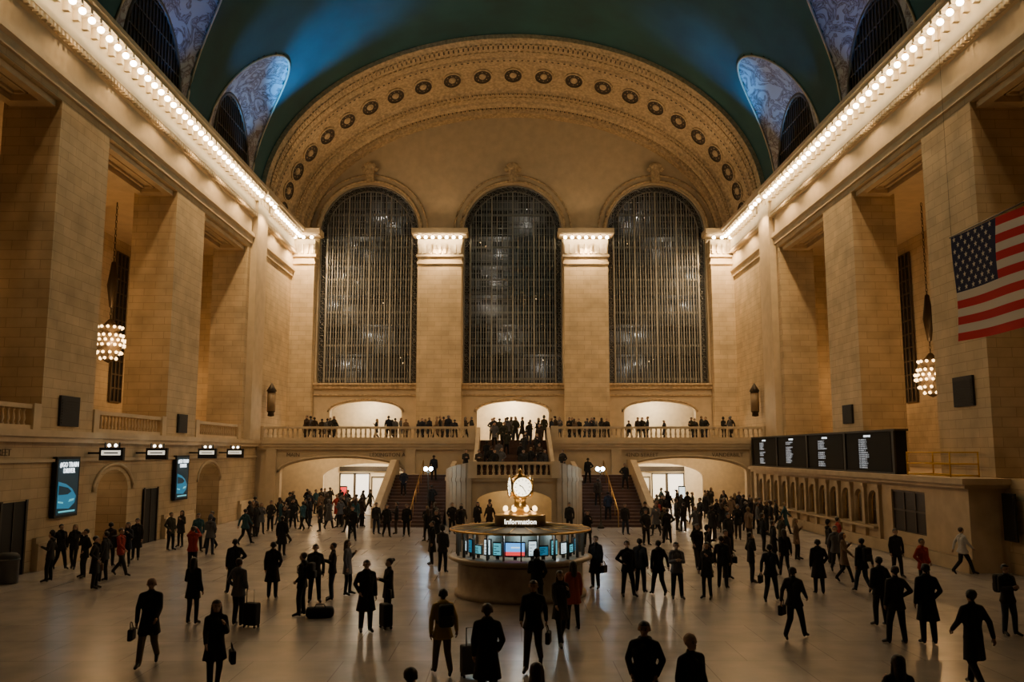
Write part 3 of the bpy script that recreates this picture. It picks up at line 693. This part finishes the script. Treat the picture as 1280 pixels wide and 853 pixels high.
for k,yc in enumerate((27.5,39.2,51.6)):
    bm=bmesh.new(); box(bm,-20.8,-20.7,yc-2.2,yc+2.2,0,4); struct('wall_gate_%d'%(k+1),bm2me(bm),[STONE2])
    light('POINT',(-19.3,yc,3.2),13,(1,.7,.4),size=.1)
    bm=bmesh.new(); tube(bm,[(-17.97,yc+1.95*math.cos(pi-pi*i/16),2.7+1.15*math.sin(pi-pi*i/16)) for i in range(17)],.08,6)
    struct('trim_gate_%d'%(k+1),bm2me(bm),[STONE2])
text('STREET',.36,(-17.98,30.4,4.25),(pi/2,0,pi/2),TXTG,None,'trim_lettering',.01)['kind']='structure'
for t,x,z in (('LEXINGTON AVE',-8.6,4.05),('MAIN',-15.4,4.05),('42ND STREET',9.0,4.05),('VANDERBILT',15.0,4.05)):
    text(t,.38,(x,60.98,z),(pi/2,0,0),TXTG,None,'trim_lettering',.015)['kind']='structure'
e=empty('litter_bin',(-17.2,29.9,0),'round metal litter bin with domed lid against the wall','bin')
bm=bmesh.new(); lathe(bm,[(0,0),(.33,0),(.35,.05),(.35,.75),(.38,.77),(.38,.82),(0,.82)],20); newobj('body',bm2me(bm),[mat('steel',(.12,.12,.12),.3,.9)],parent=e)
bm=bmesh.new(); lathe(bm,[(.37,.82),(.35,.92),(.25,1.0),(0,1.03)],20); newobj('lid',bm2me(bm),[BLACK],parent=e)
# ------------------------------------------------------------------ ticket office (right)
T0,T1=32.2,60.3
cent=[58.5-1.62*i for i in range(12)]
TS=mat('ticket_stone',(.44,.335,.21),.6,noise=.12,nscale=1.5)
holes=[arch(c,.58,1.05,2.1,2.62,10) for c in cent]+[rect(35.6,38.7,1.0,2.75)]
struct('wall_ticket_office',plate(rect(T0,T1,0,3.05),holes,.3,MYZ(16.75)),[TS])
bm=bmesh.new(); box(bm,16.9,18,T0,T0+.3,0,3.05); box(bm,16.35,18,T0-.25,T1,3.05,3.2); box(bm,16.2,18,T0-.4,T1,3.2,3.42); box(bm,16.4,16.6,T0-.1,T1,0,.5); box(bm,16.25,16.6,39.9,T1,.93,1.03)
for c in [58.5-1.62*(i-.5) for i in range(13)]: box(bm,16.45,16.6,c-.15,c+.15,.5,2.9); box(bm,16.4,16.6,c-.2,c+.2,2.75,2.92)
struct('trim_ticket_office',bm2me(bm),[TS])
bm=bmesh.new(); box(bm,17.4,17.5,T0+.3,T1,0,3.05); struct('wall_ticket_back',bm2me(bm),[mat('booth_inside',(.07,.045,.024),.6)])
for i,c in enumerate(cent):
    e=empty('ticket_window',(16.8,c,1.05),'bronze-framed arched ticket window with grille','ticket window',group='ticket windows')
    bm=bmesh.new(); tube(bm,[(0,-.55,0),(0,-.55,1.05)]+[(0,.55*math.cos(pi-pi*k/8),1.05+.48*math.sin(pi-pi*k/8)) for k in range(9)]+[(0,.55,0)],.04,5)
    newobj('frame',bm2me(bm),[GOLD],parent=e)
    bm=bmesh.new()
    for k in range(5): tube(bm,[(0,-.42+.21*k,0),(0,-.42+.21*k,1.4)],.012,4)
    tube(bm,[(0,-.53,.65),(0,.53,.65)],.025,4)
    newobj('grille',bm2me(bm),[BRONZE2],parent=e)
for y in (42,49,56): light('POINT',(17.2,y,2.8),7,(1,.75,.45),size=.05)
bm=bmesh.new(); box(bm,16.7,16.78,35.6,38.7,1.0,2.75,0)
for i in range(4): box(bm,16.66,16.7,35.6+i*1.03-.05,35.6+i*1.03+.05,1.0,2.75,1)
for z in(1.0,1.9,2.7): box(bm,16.66,16.7,35.6,38.7,z-.04,z+.04,1)
struct('window_4',bm2me(bm),[mat('bronze_panel',(.03,.022,.014),.5),BRONZE2])
e=empty('departure_board',(16.6,49.2,3.42),'long black departure board with small white lettering','departure board')
bf=mat('board_face',(.006,.006,.0065),.9); bfr=mat('board_frame',(.03,.027,.022),.6)
bm=bmesh.new(); box(bm,0,.5,-11.2,11.2,.0,1.9)
for i in range(5): box(bm,-.08,0,-11.2+i*5.54,-11.2+i*5.54+.22,0,1.95,1)
box(bm,-.07,.55,-11.3,11.3,1.88,1.97,1); box(bm,-.07,0,-11.2,11.2,0,.08,1)
newobj('casing',bm2me(bm),[bf,bfr],parent=e)
DEST=['NEW HAVEN','STAMFORD','SOUTHEAST','CRESTWOOD','N WHITE PLAINS','POUGHKEEPSIE','CROTON-HARMON','WASSAIC','HARRISON']
dim=mat('dim_lettering',(.3,.3,.3),.5,emit=(.7,.75,.8),es=.6)
for pnl in range(4):
    yc=-11.1+5.54*pnl+2.85
    bm=bmesh.new(); box(bm,-.02,0,yc-2.5,yc+2.5,.1,1.8); newobj('panel',bm2me(bm),[bf],parent=e)
    text('DEPARTURES',.13,(-.03,yc,1.66),(pi/2,0,-pi/2),TXTW,e,ext=.003)
    rows_=[]
    for r in range(14):
        rows_.append('' if random.random()<.12 else '%d:%02d  %s  %d'%(random.choice((6,7)),random.randint(1,59),random.choice(DEST),random.randint(11,42)))
    text('\n'.join(rows_),.10,(-.03,yc+1.0,1.5),(pi/2,0,-pi/2),dim,e,ext=.002,align='LEFT')
bm=bmesh.new()
for z in (.05,.5,.95):
    tube(bm,[(16.7,33.6,3.42+z),(16.7,37.2,3.42+z)],.03,6); tube(bm,[(17.8,33.6,3.42+z),(17.8,37.2,3.42+z)],.03,6)
    for y in(33.6,37.2): tube(bm,[(16.7,y,3.42+z),(17.8,y,3.42+z)],.03,6)
for y in(33.6,37.2):
    for x in(16.7,17.8): tube(bm,[(x,y,3.42),(x,y,4.4)],.03,6)
newobj('safety_railing',bm2me(bm),[YEL],label='yellow metal guard rail on the ticket office roof',category='railing')
e=empty('wall_screen',(17.7,32.0,1.2),'dark framed information panel on the stone plinth','screen')
bm=bmesh.new(); box(bm,0,.08,-.8,.0,0,1.7); newobj('frame',bm2me(bm),[BLACK],parent=e)
bm=bmesh.new(); box(bm,-.01,0,-.72,-.08,.1,1.6); newobj('screen',bm2me(bm),[mat('off_screen',(.01,.012,.015),.3)],parent=e)
# ------------------------------------------------------------------ people
def cap(bm,a,b,ra,rb,flat=False):
    a=Vector(a);b=Vector(b); d=b-a; L=d.length
    bmesh.ops.create_icosphere(bm,subdivisions=2,radius=ra,matrix=Matrix.Translation(a))
    if not flat: bmesh.ops.create_icosphere(bm,subdivisions=2,radius=rb,matrix=Matrix.Translation(b))
    if L>1e-4:
        q=d.to_track_quat('Z','Y').to_matrix().to_4x4()
        bmesh.ops.create_cone(bm,cap_ends=True,segments=16,radius1=ra,radius2=rb,depth=L,matrix=Matrix.Translation((a+b)/2)@q)
ARM={'down':((.225,.03,1.13),(.235,-.05,.88)),'pocket':((.265,.08,1.15),(.19,-.1,.97)),'phone':((.215,-.03,1.12),(.08,-.27,1.2)),
 'swf':((.215,-.09,1.15),(.2,-.28,.99)),'swb':((.225,.15,1.17),(.23,.22,.93)),'raise':((.23,-.22,1.36),(.09,-.32,1.58)),'strap':((.225,.0,1.13),(.13,-.17,1.3)),'hold':((.245,.03,1.14),(.25,0,.87)),'hip':((.33,.06,1.17),(.17,-.03,1.05)),'ear':((.25,-.08,1.16),(.12,-.08,1.5))}
def person_mesh(name,walk=0,la='down',ra='down',coat=.8,hair='short',female=False,hat=False,flare=.02,hood=False,scarf=False,lean=0.0):
    B=[]
    def bone(a,b,r1,r2,tag,flat=False): B.append((Vector(a),Vector(b),r1,r2,tag,flat))
    sw=.15 if female else .172
    if walk:
        legs=[((-.085,0,.9),(-.095,-.2*abs(walk),.5),(-.1,-.33*abs(walk),.11),(-.12,-.5*abs(walk),.055)),((.085,0,.9),(.095,.04*abs(walk),.49),(.1,.34*abs(walk),.17),(.11,.24*abs(walk),.04))]
        if walk<0: legs=[tuple((-p[0],p[1],p[2]) for p in l) for l in legs]
    else:
        o=lean
        legs=[((-.085,0,.9),(-.105-o*.3,-.02,.48),(-.115-o*.5,.02,.09),(-.135-o*.6,-.14,.035)),((.085,0,.9),(.095+o*.6,-.05-o*.3,.48),(.105+o,-.02-o*.5,.09),(.14+o*1.3,-.18-o*.5,.035))]
    lt=.85 if female else 1.0
    for h,k,a,t in legs:
        bone(h,k,.102*lt,.074*lt,3); bone(k,a,.074*lt,.057*lt,3); bone(a,t,.05,.036,4); bone((a[0],a[1]+.02,a[2]-.04),a,.04,.045,4)
    bone((0,-.03,1.12),(0,-.03,1.33),.085,.08,2)
    for s in(-1,1):
        bone((s*.062,0,.93),(s*.06,0,1.08),.112,.1,2); bone((s*.06,0,1.08),(s*(.085 if not female else .065),0,1.28),.1,.115 if not female else .105,2)
        bone((s*.08,0,1.28),(s*(sw-.02),0.01,1.385),.1,.066,2)
        bone((0,.015,1.45),(s*(sw-.01),.01,1.39),.05,.062,2)
    if female:
        for s in(-1,1): bone((s*.06,-.065,1.26),(s*.06,-.07,1.24),.055,.055,2)
    bone((0,.02,1.43),(0,.005,1.55),.056,.05,0); bone((0,.02,1.42),(0,.015,1.48),.074,.064,2)
    if scarf:
        for k in range(8):
            a1,a2=2*pi*k/8,2*pi*(k+1)/8; bone((.06*math.cos(a1),.015+.06*math.sin(a1),1.475),(.06*math.cos(a2),.015+.06*math.sin(a2),1.475),.038,.038,2)
        bone((.03,-.1,1.45),(.045,-.135,1.2),.03,.035,2)
    bone((0,.008,1.625),(0,-.02,1.565),.086,.058,0); bone((0,.0,1.64),(0,.03,1.63),.085,.09,0)
    bone((0,.03,1.645),(0,.012,1.64),.096,.095,1 if hair!='bald' else 0)
    bone((0,-.08,1.605),(0,-.102,1.585),.012,.017,0); bone((0,-.06,1.54),(0,-.065,1.54),.03,.03,0)
    for s in(-1,1): bone((s*.088,.015,1.615),(s*.092,.02,1.585),.02,.014,0)
    if hair=='long':
        bone((0,.055,1.62),(0,.085,1.40),.088,.07,1)
        for s in(-1,1): bone((s*.068,.02,1.62),(s*.08,.01,1.42),.034,.034,1)
    if hair=='bun': bone((0,.12,1.68),(0,.13,1.68),.05,.05,1)
    if hat: bone((0,.02,1.67),(0,.02,1.71),.106,.085,1)
    if hood: bone((-.05,.07,1.44),(.05,.07,1.44),.07,.07,2)
    for s,k in((-1,la),(1,ra)):
        e,w=ARM[k]; sh=(s*sw,.01,1.385); e=(s*(e[0]-.172+sw),e[1],e[2]); w=(s*w[0],w[1],w[2])
        bone(sh,e,.066,.054,2); bone(e,w,.054,.042,2)
        d=(Vector(w)-Vector(e)).normalized(); w=Vector(w); bone(w,w+d*.075,.026,.03,0)
    if coat<.9:
        for s in(-1,0,1):
            dy=(-.06 if s<0 else .06 if s>0 else 0)*walk
            bone((s*.06,0,.97),(s*(.075+flare*.6),dy,coat),.108,.112+flare,2,True)
    bm=bmesh.new()
    for a,b,r1,r2,t,fl in B: cap(bm,a,b,r1,r2,fl)
    me=bpy.data.meshes.new('tmp'); bm.to_mesh(me); bm.free()
    o=bpy.data.objects.new('tmp',me); link(o)
    m=o.modifiers.new('r','REMESH'); m.mode='VOXEL'; m.voxel_size=.014
    m=o.modifiers.new('s','SMOOTH'); m.iterations=4; m.factor=.5
    dg=bpy.context.evaluated_depsgraph_get(); dg.update()
    out=bpy.data.meshes.new_from_object(o.evaluated_get(dg)); bpy.data.objects.remove(o); bpy.data.meshes.remove(me)
    out.name=name; out.materials.clear()
    def tagof(p):
        best=1e9;tg=2
        for a,b,r1,r2,t,fl in B:
            d=b-a; L2=d.length_squared; u=0 if L2<1e-9 else max(0,min(1,(p-a).dot(d)/L2))
            q=(p-(a+d*u)).length-(r1+(r2-r1)*u)
            if q<best-.001: best=q;tg=t
        if tg==2 and p.z<coat-.02 and abs(p.x)<.2: tg=3
        if tg==3 and p.z>coat-.01: tg=2
        if tg in(0,1) and p.z>1.5 and hair!='bald':
            hl=1.668 if p.y<-.03 else (1.668-(p.y+.03)*1.6)
            tg=1 if (p.z>hl or (hair=='long' and tg==1 and p.y>-.02)) else 0
            if p.y>.07 : tg=1 if p.z>1.53 else tg
            if hat and p.z>1.655: tg=1
        return tg
    tags=[tagof(f.center) for f in out.polygons]
    bm=bmesh.new(); bm.from_mesh(out)
    for f,t in zip(bm.faces,tags): f.smooth=True; f.material_index=t
    for s in(-1,1): ball(bm,(s*.031,-.08,1.612),.010,1,5,(1.3,.6,.8)); tube(bm,[(s*.018,-.086,1.632),(s*.034,-.086,1.636),(s*.05,-.076,1.63)],.004,5,1)
    ball(bm,(0,-.083,1.552),.02,1,6,(1.2,.4,.28))
    for s,k in((-1,la),(1,ra)):
        e,w=ARM[k]; e=Vector((s*(e[0]-.172+sw),e[1],e[2])); w=Vector((s*w[0],w[1],w[2])); d=(w-e).normalized()
        sd=Vector((0,1,0)) if abs(d.y)<.7 else Vector((0,0,1)); sd=(sd-d*sd.dot(d)).normalized(); nn=Vector((-s,0,0)); nn=(nn-d*nn.dot(d)).normalized()
        for i,L in enumerate((.066,.076,.07,.054)):
            r=w+d*.085+sd*(i-1.5)*.019; m1=r+d*L*.5+nn*.006; tp=m1+(d*.75+nn*.65)*L*.5
            tube(bm,[r,m1,tp],[.0095,.0088,.007],6,0)
        r=w+d*.03-sd*.026; m1=r-sd*.02+d*.03+nn*.01; tp=m1+d*.03+nn*.012
        tube(bm,[r,m1,tp],[.012,.0105,.008],6,0)
    bm.to_mesh(out); bm.free()
    for m_ in (SKIN,HAIR,TOPS[0],TOPS[0],SHOE,EYE,LIP): out.materials.append(m_)
    return out
SKINS=[mat('skin_light',(.44,.28,.20),.55),mat('skin_tan',(.30,.175,.11),.55),mat('skin_deep',(.11,.06,.04),.55)]
SKIN=SKINS[0]; EYE=mat('eye',(.02,.015,.01),.2); LIP=mat('lips',(.30,.10,.08),.5); SHOE=mat('shoe_black',(.012,.011,.01),.4)
HAIRS=[mat('hair_black',(.012,.009,.008),.5),mat('hair_brown',(.04,.022,.013),.5),mat('hair_blonde',(.2,.13,.06),.5),mat('hair_grey',(.15,.14,.13),.6)]; HAIR=HAIRS[0]
COL={'black':(.007,.007,.008),'charcoal':(.018,.018,.019),'navy':(.009,.013,.028),'brown':(.035,.021,.013),'red':(.30,.028,.02),'grey':(.10,.10,.11),'white':(.46,.44,.42),'khaki':(.12,.085,.045),'denim':(.022,.032,.055),'olive':(.03,.03,.018),'coral':(.33,.07,.055),'mustard':(.4,.27,.09),'teal':(.02,.07,.09),'tan':(.17,.11,.07)}
CM={k:mat('cloth_'+k,v,.85) for k,v in COL.items()}
TOPS=[CM['black']]
V={}
V['stand']=person_mesh('p1',0,'down','hold',.8,lean=.04)
V['pocket']=person_mesh('p2',0,'pocket','pocket',.76,hood=True,lean=.02)
V['phone']=person_mesh('p3',0,'phone','phone',.8,lean=.03)
V['walk']=person_mesh('p4',1,'swf','swb',.78)
V['walk2']=person_mesh('p14',-.7,'swb','hold',.74,hood=True,scarf=True)
V['walklong']=person_mesh('p5',.8,'swb','swf',.5,flare=.03)
V['wstand']=person_mesh('p6',0,'down','strap',.66,'long',True,flare=.02,lean=.03)
V['wwalk']=person_mesh('p7',.85,'swf','strap',.62,'long',True,flare=.03)
V['wwalk2']=person_mesh('p15',-.65,'hold','swb',.78,'long',True,flare=.0,scarf=True)
V['long']=person_mesh('p8',0,'pocket','down',.5,'short',flare=.04,scarf=True)
V['hip']=person_mesh('p16',0,'hip','down',.76,'short',lean=.08)
V['ear']=person_mesh('p17',0,'ear','pocket',.7,'short',lean=.05,flare=.01)
V['raise']=person_mesh('p9',0,'raise','raise',.8)
V['baldwalk']=person_mesh('p10',.9,'hold','swf',.62,'bald',flare=.02)
V['baldstand']=person_mesh('p13',0,'down','pocket',.78,'bald')
V['hat']=person_mesh('p11',0,'pocket','phone',.76,hat=True,hood=True,lean=.04)
V['wphone']=person_mesh('p12',0,'phone','phone',.7,'bun',True)
POSE={'stand':'standing','pocket':'hands in pockets','phone':'looking at phone','walk':'walking','walk2':'walking, scarf','walklong':'striding in long coat','wstand':'long hair, standing','wwalk':'long hair, walking','wwalk2':'long hair, scarf','long':'long coat, scarf','hip':'hand on hip','ear':'phone at ear','raise':'arms raised','baldwalk':'bald, walking','baldstand':'bald, standing','hat':'in knit hat','wphone':'hair in bun, holding phone'}
taken=[]
def person(x,y,z,kind,yaw=0,top='black',leg='black',hair=0,skin=0,sc=1.0,group='commuters in the concourse'):
    o=bpy.data.objects.new('person',V[kind]); o.location=(x,y,z); o.rotation_euler=(0,0,math.radians(yaw)); o.scale=(sc,sc,sc)
    link(o)
    for i,m in ((0,SKINS[skin]),(1,CM[top] if kind=='hat' else HAIRS[hair]),(2,CM[top]),(3,CM[leg])):
        o.material_slots[i].link='OBJECT'; o.material_slots[i].material=m
    o['label']='person in %s top and %s trousers, %s'%(top,leg,POSE[kind]); o['category']='person'; o['group']=group
    taken.append((x,y)); return o
def rbox(bm,w,d,h,c=(0,0,0),bev=.03):
    r=bmesh.ops.create_cube(bm,size=1,matrix=Matrix.Translation(c)@Matrix.Diagonal((w,d,h,1)))
    ed=set()
    for v in r['verts']:
        for e_ in v.link_edges: ed.add(e_)
    bmesh.ops.bevel(bm,geom=list(ed),offset=bev,segments=3,affect='EDGES',profile=.5)
def wp(px,py,yaw,l):
    a=math.radians(yaw); return (px+l[0]*math.cos(a)-l[1]*math.sin(a),py+l[0]*math.sin(a)+l[1]*math.cos(a))
def suitcase(x,y,yaw,col='black',h=.55):
    e=empty('suitcase',(x,y,0),'%s upright rolling suitcase with raised handle'%col,'suitcase',rotz=math.radians(yaw),group='rolling suitcases')
    bm=bmesh.new(); rbox(bm,.38,.24,h,(0,0,.06+h/2),.04); newobj('body',bm2me(bm),[CM[col]],parent=e)
    bm=bmesh.new(); tube(bm,[(-.11,.08,h),(-.11,.08,h+.4),(.11,.08,h+.4),(.11,.08,h)],.012,6); newobj('handle',bm2me(bm),[mat('steel',(.12,.12,.12),.3,.9)],parent=e)
    for wx in(-.15,.15):
        for wy in (-.08,.08):
            bm=bmesh.new(); bmesh.ops.create_cone(bm,cap_ends=True,segments=12,radius1=.035,radius2=.035,depth=.03,matrix=Matrix.Translation((wx,wy,.035))@Matrix.Rotation(pi/2,4,'Y')); newobj('wheel',bm2me(bm),[BLACK],parent=e)
def backpack(x,y,z,yaw,col='black',sc=1):
    a,b=wp(x,y,yaw,(0,.225*sc))
    e=empty('backpack',(a,b,z+.98*sc),'%s fabric backpack worn on the back'%col,'backpack',rotz=math.radians(yaw),group='backpacks')
    bm=bmesh.new(); rbox(bm,.3,.18,.44,(0,.02,.24),.06); newobj('body',bm2me(bm),[CM[col]],parent=e)
    bm=bmesh.new(); rbox(bm,.22,.07,.2,(0,.12,.15),.03); newobj('pocket',bm2me(bm),[CM['charcoal']],parent=e)
    for s in(-1,1):
        bm=bmesh.new(); tube(bm,[(s*.1,-.05,.42),(s*.1,-.2,.48),(s*.11,-.33,.36),(s*.13,-.33,.2),(s*.15,-.1,.08)],.014,5); newobj('strap',bm2me(bm),[CM['charcoal']],parent=e)
def handbag(x,y,z,yaw,col='brown',l=(.33,.0),h=.52):
    a,b=wp(x,y,yaw,l)
    e=empty('handbag',(a,b,z+h),'%s bag with looped strap carried at the side'%col,'bag',rotz=math.radians(yaw),group='carried bags')
    bm=bmesh.new(); rbox(bm,.1,.32,.24,(0,0,.12),.03); newobj('body',bm2me(bm),[CM[col]],parent=e)
    bm=bmesh.new(); tube(bm,[(0,-.11,.22),(-.02,-.07,.34),(-.03,0,.37),(-.02,.07,.34),(0,.11,.22)],.01,5); newobj('strap',bm2me(bm),[CM[col]],parent=e)
def at(u,v,kind,yaw=0,top='black',leg='black',hair=0,skin=0,sc=.97,**k):
    x,y=on_floor(u,v); person(x,y,0,kind,yaw,top,leg,hair,skin,sc)
    if k.get('bp'): backpack(x,y,0,yaw,k['bp'],sc)
    if k.get('sc_'): 
        a,b=wp(x,y,yaw,k.get('off',(.45,.15))); suitcase(a,b,yaw,k['sc_'])
    if k.get('bag'): handbag(x,y,0,yaw,k['bag'],k.get('boff',(.31,-.02)))
at(185,832,'baldwalk',8,'black','khaki',skin=1,bag='brown',boff=(-.34,-.02),sc=1.02)
at(267,868,'wwalk',25,'black','black',1,bag='black')
at(240,780,'wstand',170,'black','charcoal',0)
at(297,782,'pocket',160,'grey','charcoal',1,sc_='black',off=(-.5,.1))
at(292,742,'hip',200,'black','black'); at(340,748,'long',185,'black','black')
at(377,770,'pocket',-95,'black','charcoal',1,bp='black'); at(393,753,'stand',10,'charcoal','black')
at(415,750,'phone',-70,'charcoal','denim'); at(434,744,'wstand',80,'grey','black',1)
at(457,790,'long',20,'black','black',0,sc=1); at(485,782,'wphone',-60,'black','black',0,sc_='black',off=(.35,-.2))
at(553,845,'walk2',200,'mustard','khaki',0,1,bp='black',sc_='grey',off=(-.5,.25))
at(609,888,'long',175,'black','black',1,sc=1.03)
at(667,837,'walk',-10,'black','brown',1,1,sc=1.02,bag='black')
at(701,808,'wwalk',15,'charcoal','black',1); at(717,788,'wstand',200,'coral','charcoal',0)
at(671,766,'hat',180,'black','black'); at(745,736,'long',-30,'black','black',bag='black')
at(785,746,'hip',10,'black','black'); at(801,741,'stand',150,'charcoal','black'); at(824,745,'walk2',200,'black','black')
at(847,749,'phone',0,'grey','black',0,bp='black'); at(885,749,'wstand',-40,'charcoal','black'); at(886,716,'hat',90,'black','black')
at(909,724,'long',30,'brown','black',bag='black'); at(940,729,'ear',90,'black','charcoal'); at(965,753,'walk',150,'navy','black',bag='black')
at(982,722,'wwalk2',180,'black','black'); at(995,800,'walk',140,'charcoal','black',1,bag='black'); at(1025,743,'long',170,'black','black')
at(1057,729,'wwalk',60,'tan','black',1); at(1080,741,'walk2',200,'charcoal','denim',bp='black'); at(1103,783,'pocket',190,'black','black',sc=1)
at(1124,806,'hip',185,'charcoal','black',0,sc=1.02); at(1163,806,'long',175,'black','black',sc=1.05); at(1157,742,'pocket',20,'red','black')
at(1222,862,'walklong',190,'black','black',0,1,sc=1.05); at(1264,795,'phone',10,'charcoal','denim',bp='black'); at(1206,719,'walk',95,'white','black',1)
at(1123,722,'stand',0,'black','black')
at(808,925,'pocket',-15,'black','black',0,1,sc=1.02); at(868,952,'baldstand',30,'black','black',1,skin=0,sc=1.02); at(1131,982,'wstand',180,'black','black'); at(672,998,'wstand',170,'brown','black',1); at(512,1008,'stand',160,'charcoal','black',1)
at(62,727,'hat',-80,'charcoal','black'); at(75,712,'walk2',60,'black','black'); at(92,712,'wwalk2',10,'charcoal','black',2); at(105,722,'ear',-40,'black','charcoal')
at(118,736,'long',100,'black','black',bag='tan'); at(130,727,'hip',-90,'charcoal','black'); at(150,720,'walk',80,'red','charcoal',1,bp='charcoal'); at(158,708,'wstand',0,'navy','black'); at(170,700,'long',10,'black','black')
at(137,708,'stand',180,'brown','black'); at(240,716,'raise',190,'red','black',1); at(213,688,'pocket',60,'olive','black'); at(226,684,'wstand',-20,'charcoal','black'); at(247,690,'stand',30,'teal','black'); at(262,694,'hat',180,'grey','denim')
at(306,681,'walk',150,'teal','black'); at(316,664,'hip',0,'tan','black'); at(326,668,'wstand',20,'grey','charcoal',2); at(352,695,'long',180,'black','black'); at(338,664,'pocket',0,'charcoal','black'); at(366,661,'ear',10,'charcoal','black'); at(381,662,'wwalk',-30,'black','black')
at(508,671,'stand',0,'black','black'); at(540,706,'long',-70,'black','black'); at(553,716,'hat',160,'charcoal','black'); at(565,668,'pocket',10,'black','black'); at(597,667,'wstand',0,'charcoal','black'); at(612,668,'walk',-20,'brown','black'); at(483,672,'walk2',30,'black','black'); at(470,668,'stand',30,'charcoal','denim')
at(440,676,'hip',0,'black','black'); at(545,684,'wwalk',0,'black','black'); at(735,684,'wstand',0,'black','black'); at(712,668,'stand',0,'charcoal','black'); at(808,682,'pocket',20,'charcoal','black'); at(835,680,'hip',180,'black','black'); at(820,664,'walk',60,'navy','black')
at(912,690,'stand',20,'charcoal','black'); at(955,690,'pocket',90,'black','black'); at(978,694,'ear',90,'olive','black'); at(997,700,'wstand',60,'tan','black',2); at(948,668,'stand',80,'grey','black'); at(968,705,'long',90,'black','black')
at(1038,705,'hat',90,'black','black'); at(1047,716,'walk2',0,'grey','black'); at(873,712,'walk',0,'black','charcoal'); at(904,736,'stand',150,'black','black'); at(1050,698,'stand',90,'red','black')
x,y=on_floor(400,772)
e=empty('duffel_bag',(x,y,0),'black soft duffel bag lying on the marble floor','bag',rotz=.2)
bm=bmesh.new(); rbox(bm,.75,.36,.28,(0,0,.14),.11); newobj('body',bm2me(bm,smooth=True),[CM['black']],parent=e)
bm=bmesh.new(); tube(bm,[(-.15,-.1,.26),(-.1,-.12,.36),(.1,-.12,.36),(.15,-.1,.26)],.014,5); newobj('strap',bm2me(bm),[CM['charcoal']],parent=e)
# random crowd
R=random.Random(5)
kinds=['stand','pocket','phone','walk','walk2','walklong','wstand','wwalk','wwalk2','long','hat','wphone','hip','ear']
tops=['black']*10+['charcoal']*6+['navy','brown','navy','olive','red','tan','grey','teal']
dark=['black','black','charcoal','navy','brown','charcoal','olive']
legs=['black','black','charcoal','denim','black','brown']
def free(x,y,d=.66): return all((x-a)**2+(y-b)**2>d*d for a,b in taken)
def blocked(x,y):
    if abs(x)<8.8 and y>50.3: return True
    if math.hypot(x-KX,y-KY)<3: return True
    if 60.2<y<62.2: return True
    return abs(x)>15.6
def crowd(n,x0,x1,y0,y1,group='distant crowd'):
    c=0;tries=0
    while c<n and tries<n*30:
        tries+=1; cx,cy=R.uniform(x0,x1),R.uniform(y0,y1)
        for _ in range(R.choice((1,2,2,3))):
            x,y=cx+R.gauss(0,.55),cy+R.gauss(0,.55)
            if c>=n or not free(x,y) or blocked(x,y) or not(x0<x<x1): continue
            person(x,y,0,R.choice(kinds),R.uniform(-180,180),R.choice(tops),R.choice(legs),R.choice((0,0,1,1,2,3)),R.choice((0,0,1,2)),R.uniform(.92,1.05),group); c+=1
crowd(40,-15.4,-7.5,49,66); crowd(40,7.5,15.4,48,66); crowd(14,-12,12,43,50); crowd(8,9,15.4,40,48); crowd(6,-15,-9,40,50)
taken=[]
def gallery(n,cs_,sd,y0,y1):
    c=0;t=0
    while c<n and t<3000:
        t+=1; x=R.choice(cs_)+R.gauss(0,sd); y=R.uniform(y0,y1)
        if abs(x)>16.5 or not free(x,y,.6): continue
        person(x,y,5.2,R.choice(kinds),R.choice((0,0,180,90,-90))+R.uniform(-40,40),R.choice(dark+['grey','tan']),R.choice(legs),R.choice((0,0,1,2,3)),R.choice((0,0,1)),R.uniform(.88,1.05),'people on the balcony'); c+=1
gallery(44,[-15.2,-13.4,-9,-6.5,-5,-3.8,3.8,5,6.3,9.5,13.5,15.5],.6,61.8,64.2); gallery(12,[0],1.6,62.3,67.5); gallery(10,[-12,-5,6,12],1.5,64.5,68.2)
taken=[]
c=0
while c<19:
    x=R.uniform(-1.9,1.9); i=R.randrange(0,14); y=55.5+(i+.5)*6/14
    if not free(x,y,.62): continue
    person(x,y,LZ+(i+1)*2.35/14,R.choice(['stand','pocket','phone','wstand','long','hat','hip','ear']),R.choice((0,180))+R.uniform(-30,30),R.choice(dark+['grey']),R.choice(legs),R.choice((0,1,2)),0,R.uniform(.88,1.03),'people on the stairs'); c+=1
for x,y in ((-1.2,54.2),(.6,54.4),(1.9,53.9),(-2.2,54.6),(3.15,56.3),(-3.15,57.2)): person(x,y,LZ,R.choice(kinds[:3]),R.uniform(-40,40),R.choice(dark),'black',0,0,.97,'people on the stairs')
for s,xx,i in ((-1,5.0,3),(-1,7.0,8),(1,5.2,5),(1,7.2,10),(1,4.9,12),(-1,5.3,13),(1,5.6,1)):
    y=51.6+(i+.5)*7.6/16; person(s*xx,y,(i+1)*LZ/16,R.choice(('stand','hip','pocket')),R.choice((0,180)),R.choice(dark),'black',0,0,.97,'people on the stairs')
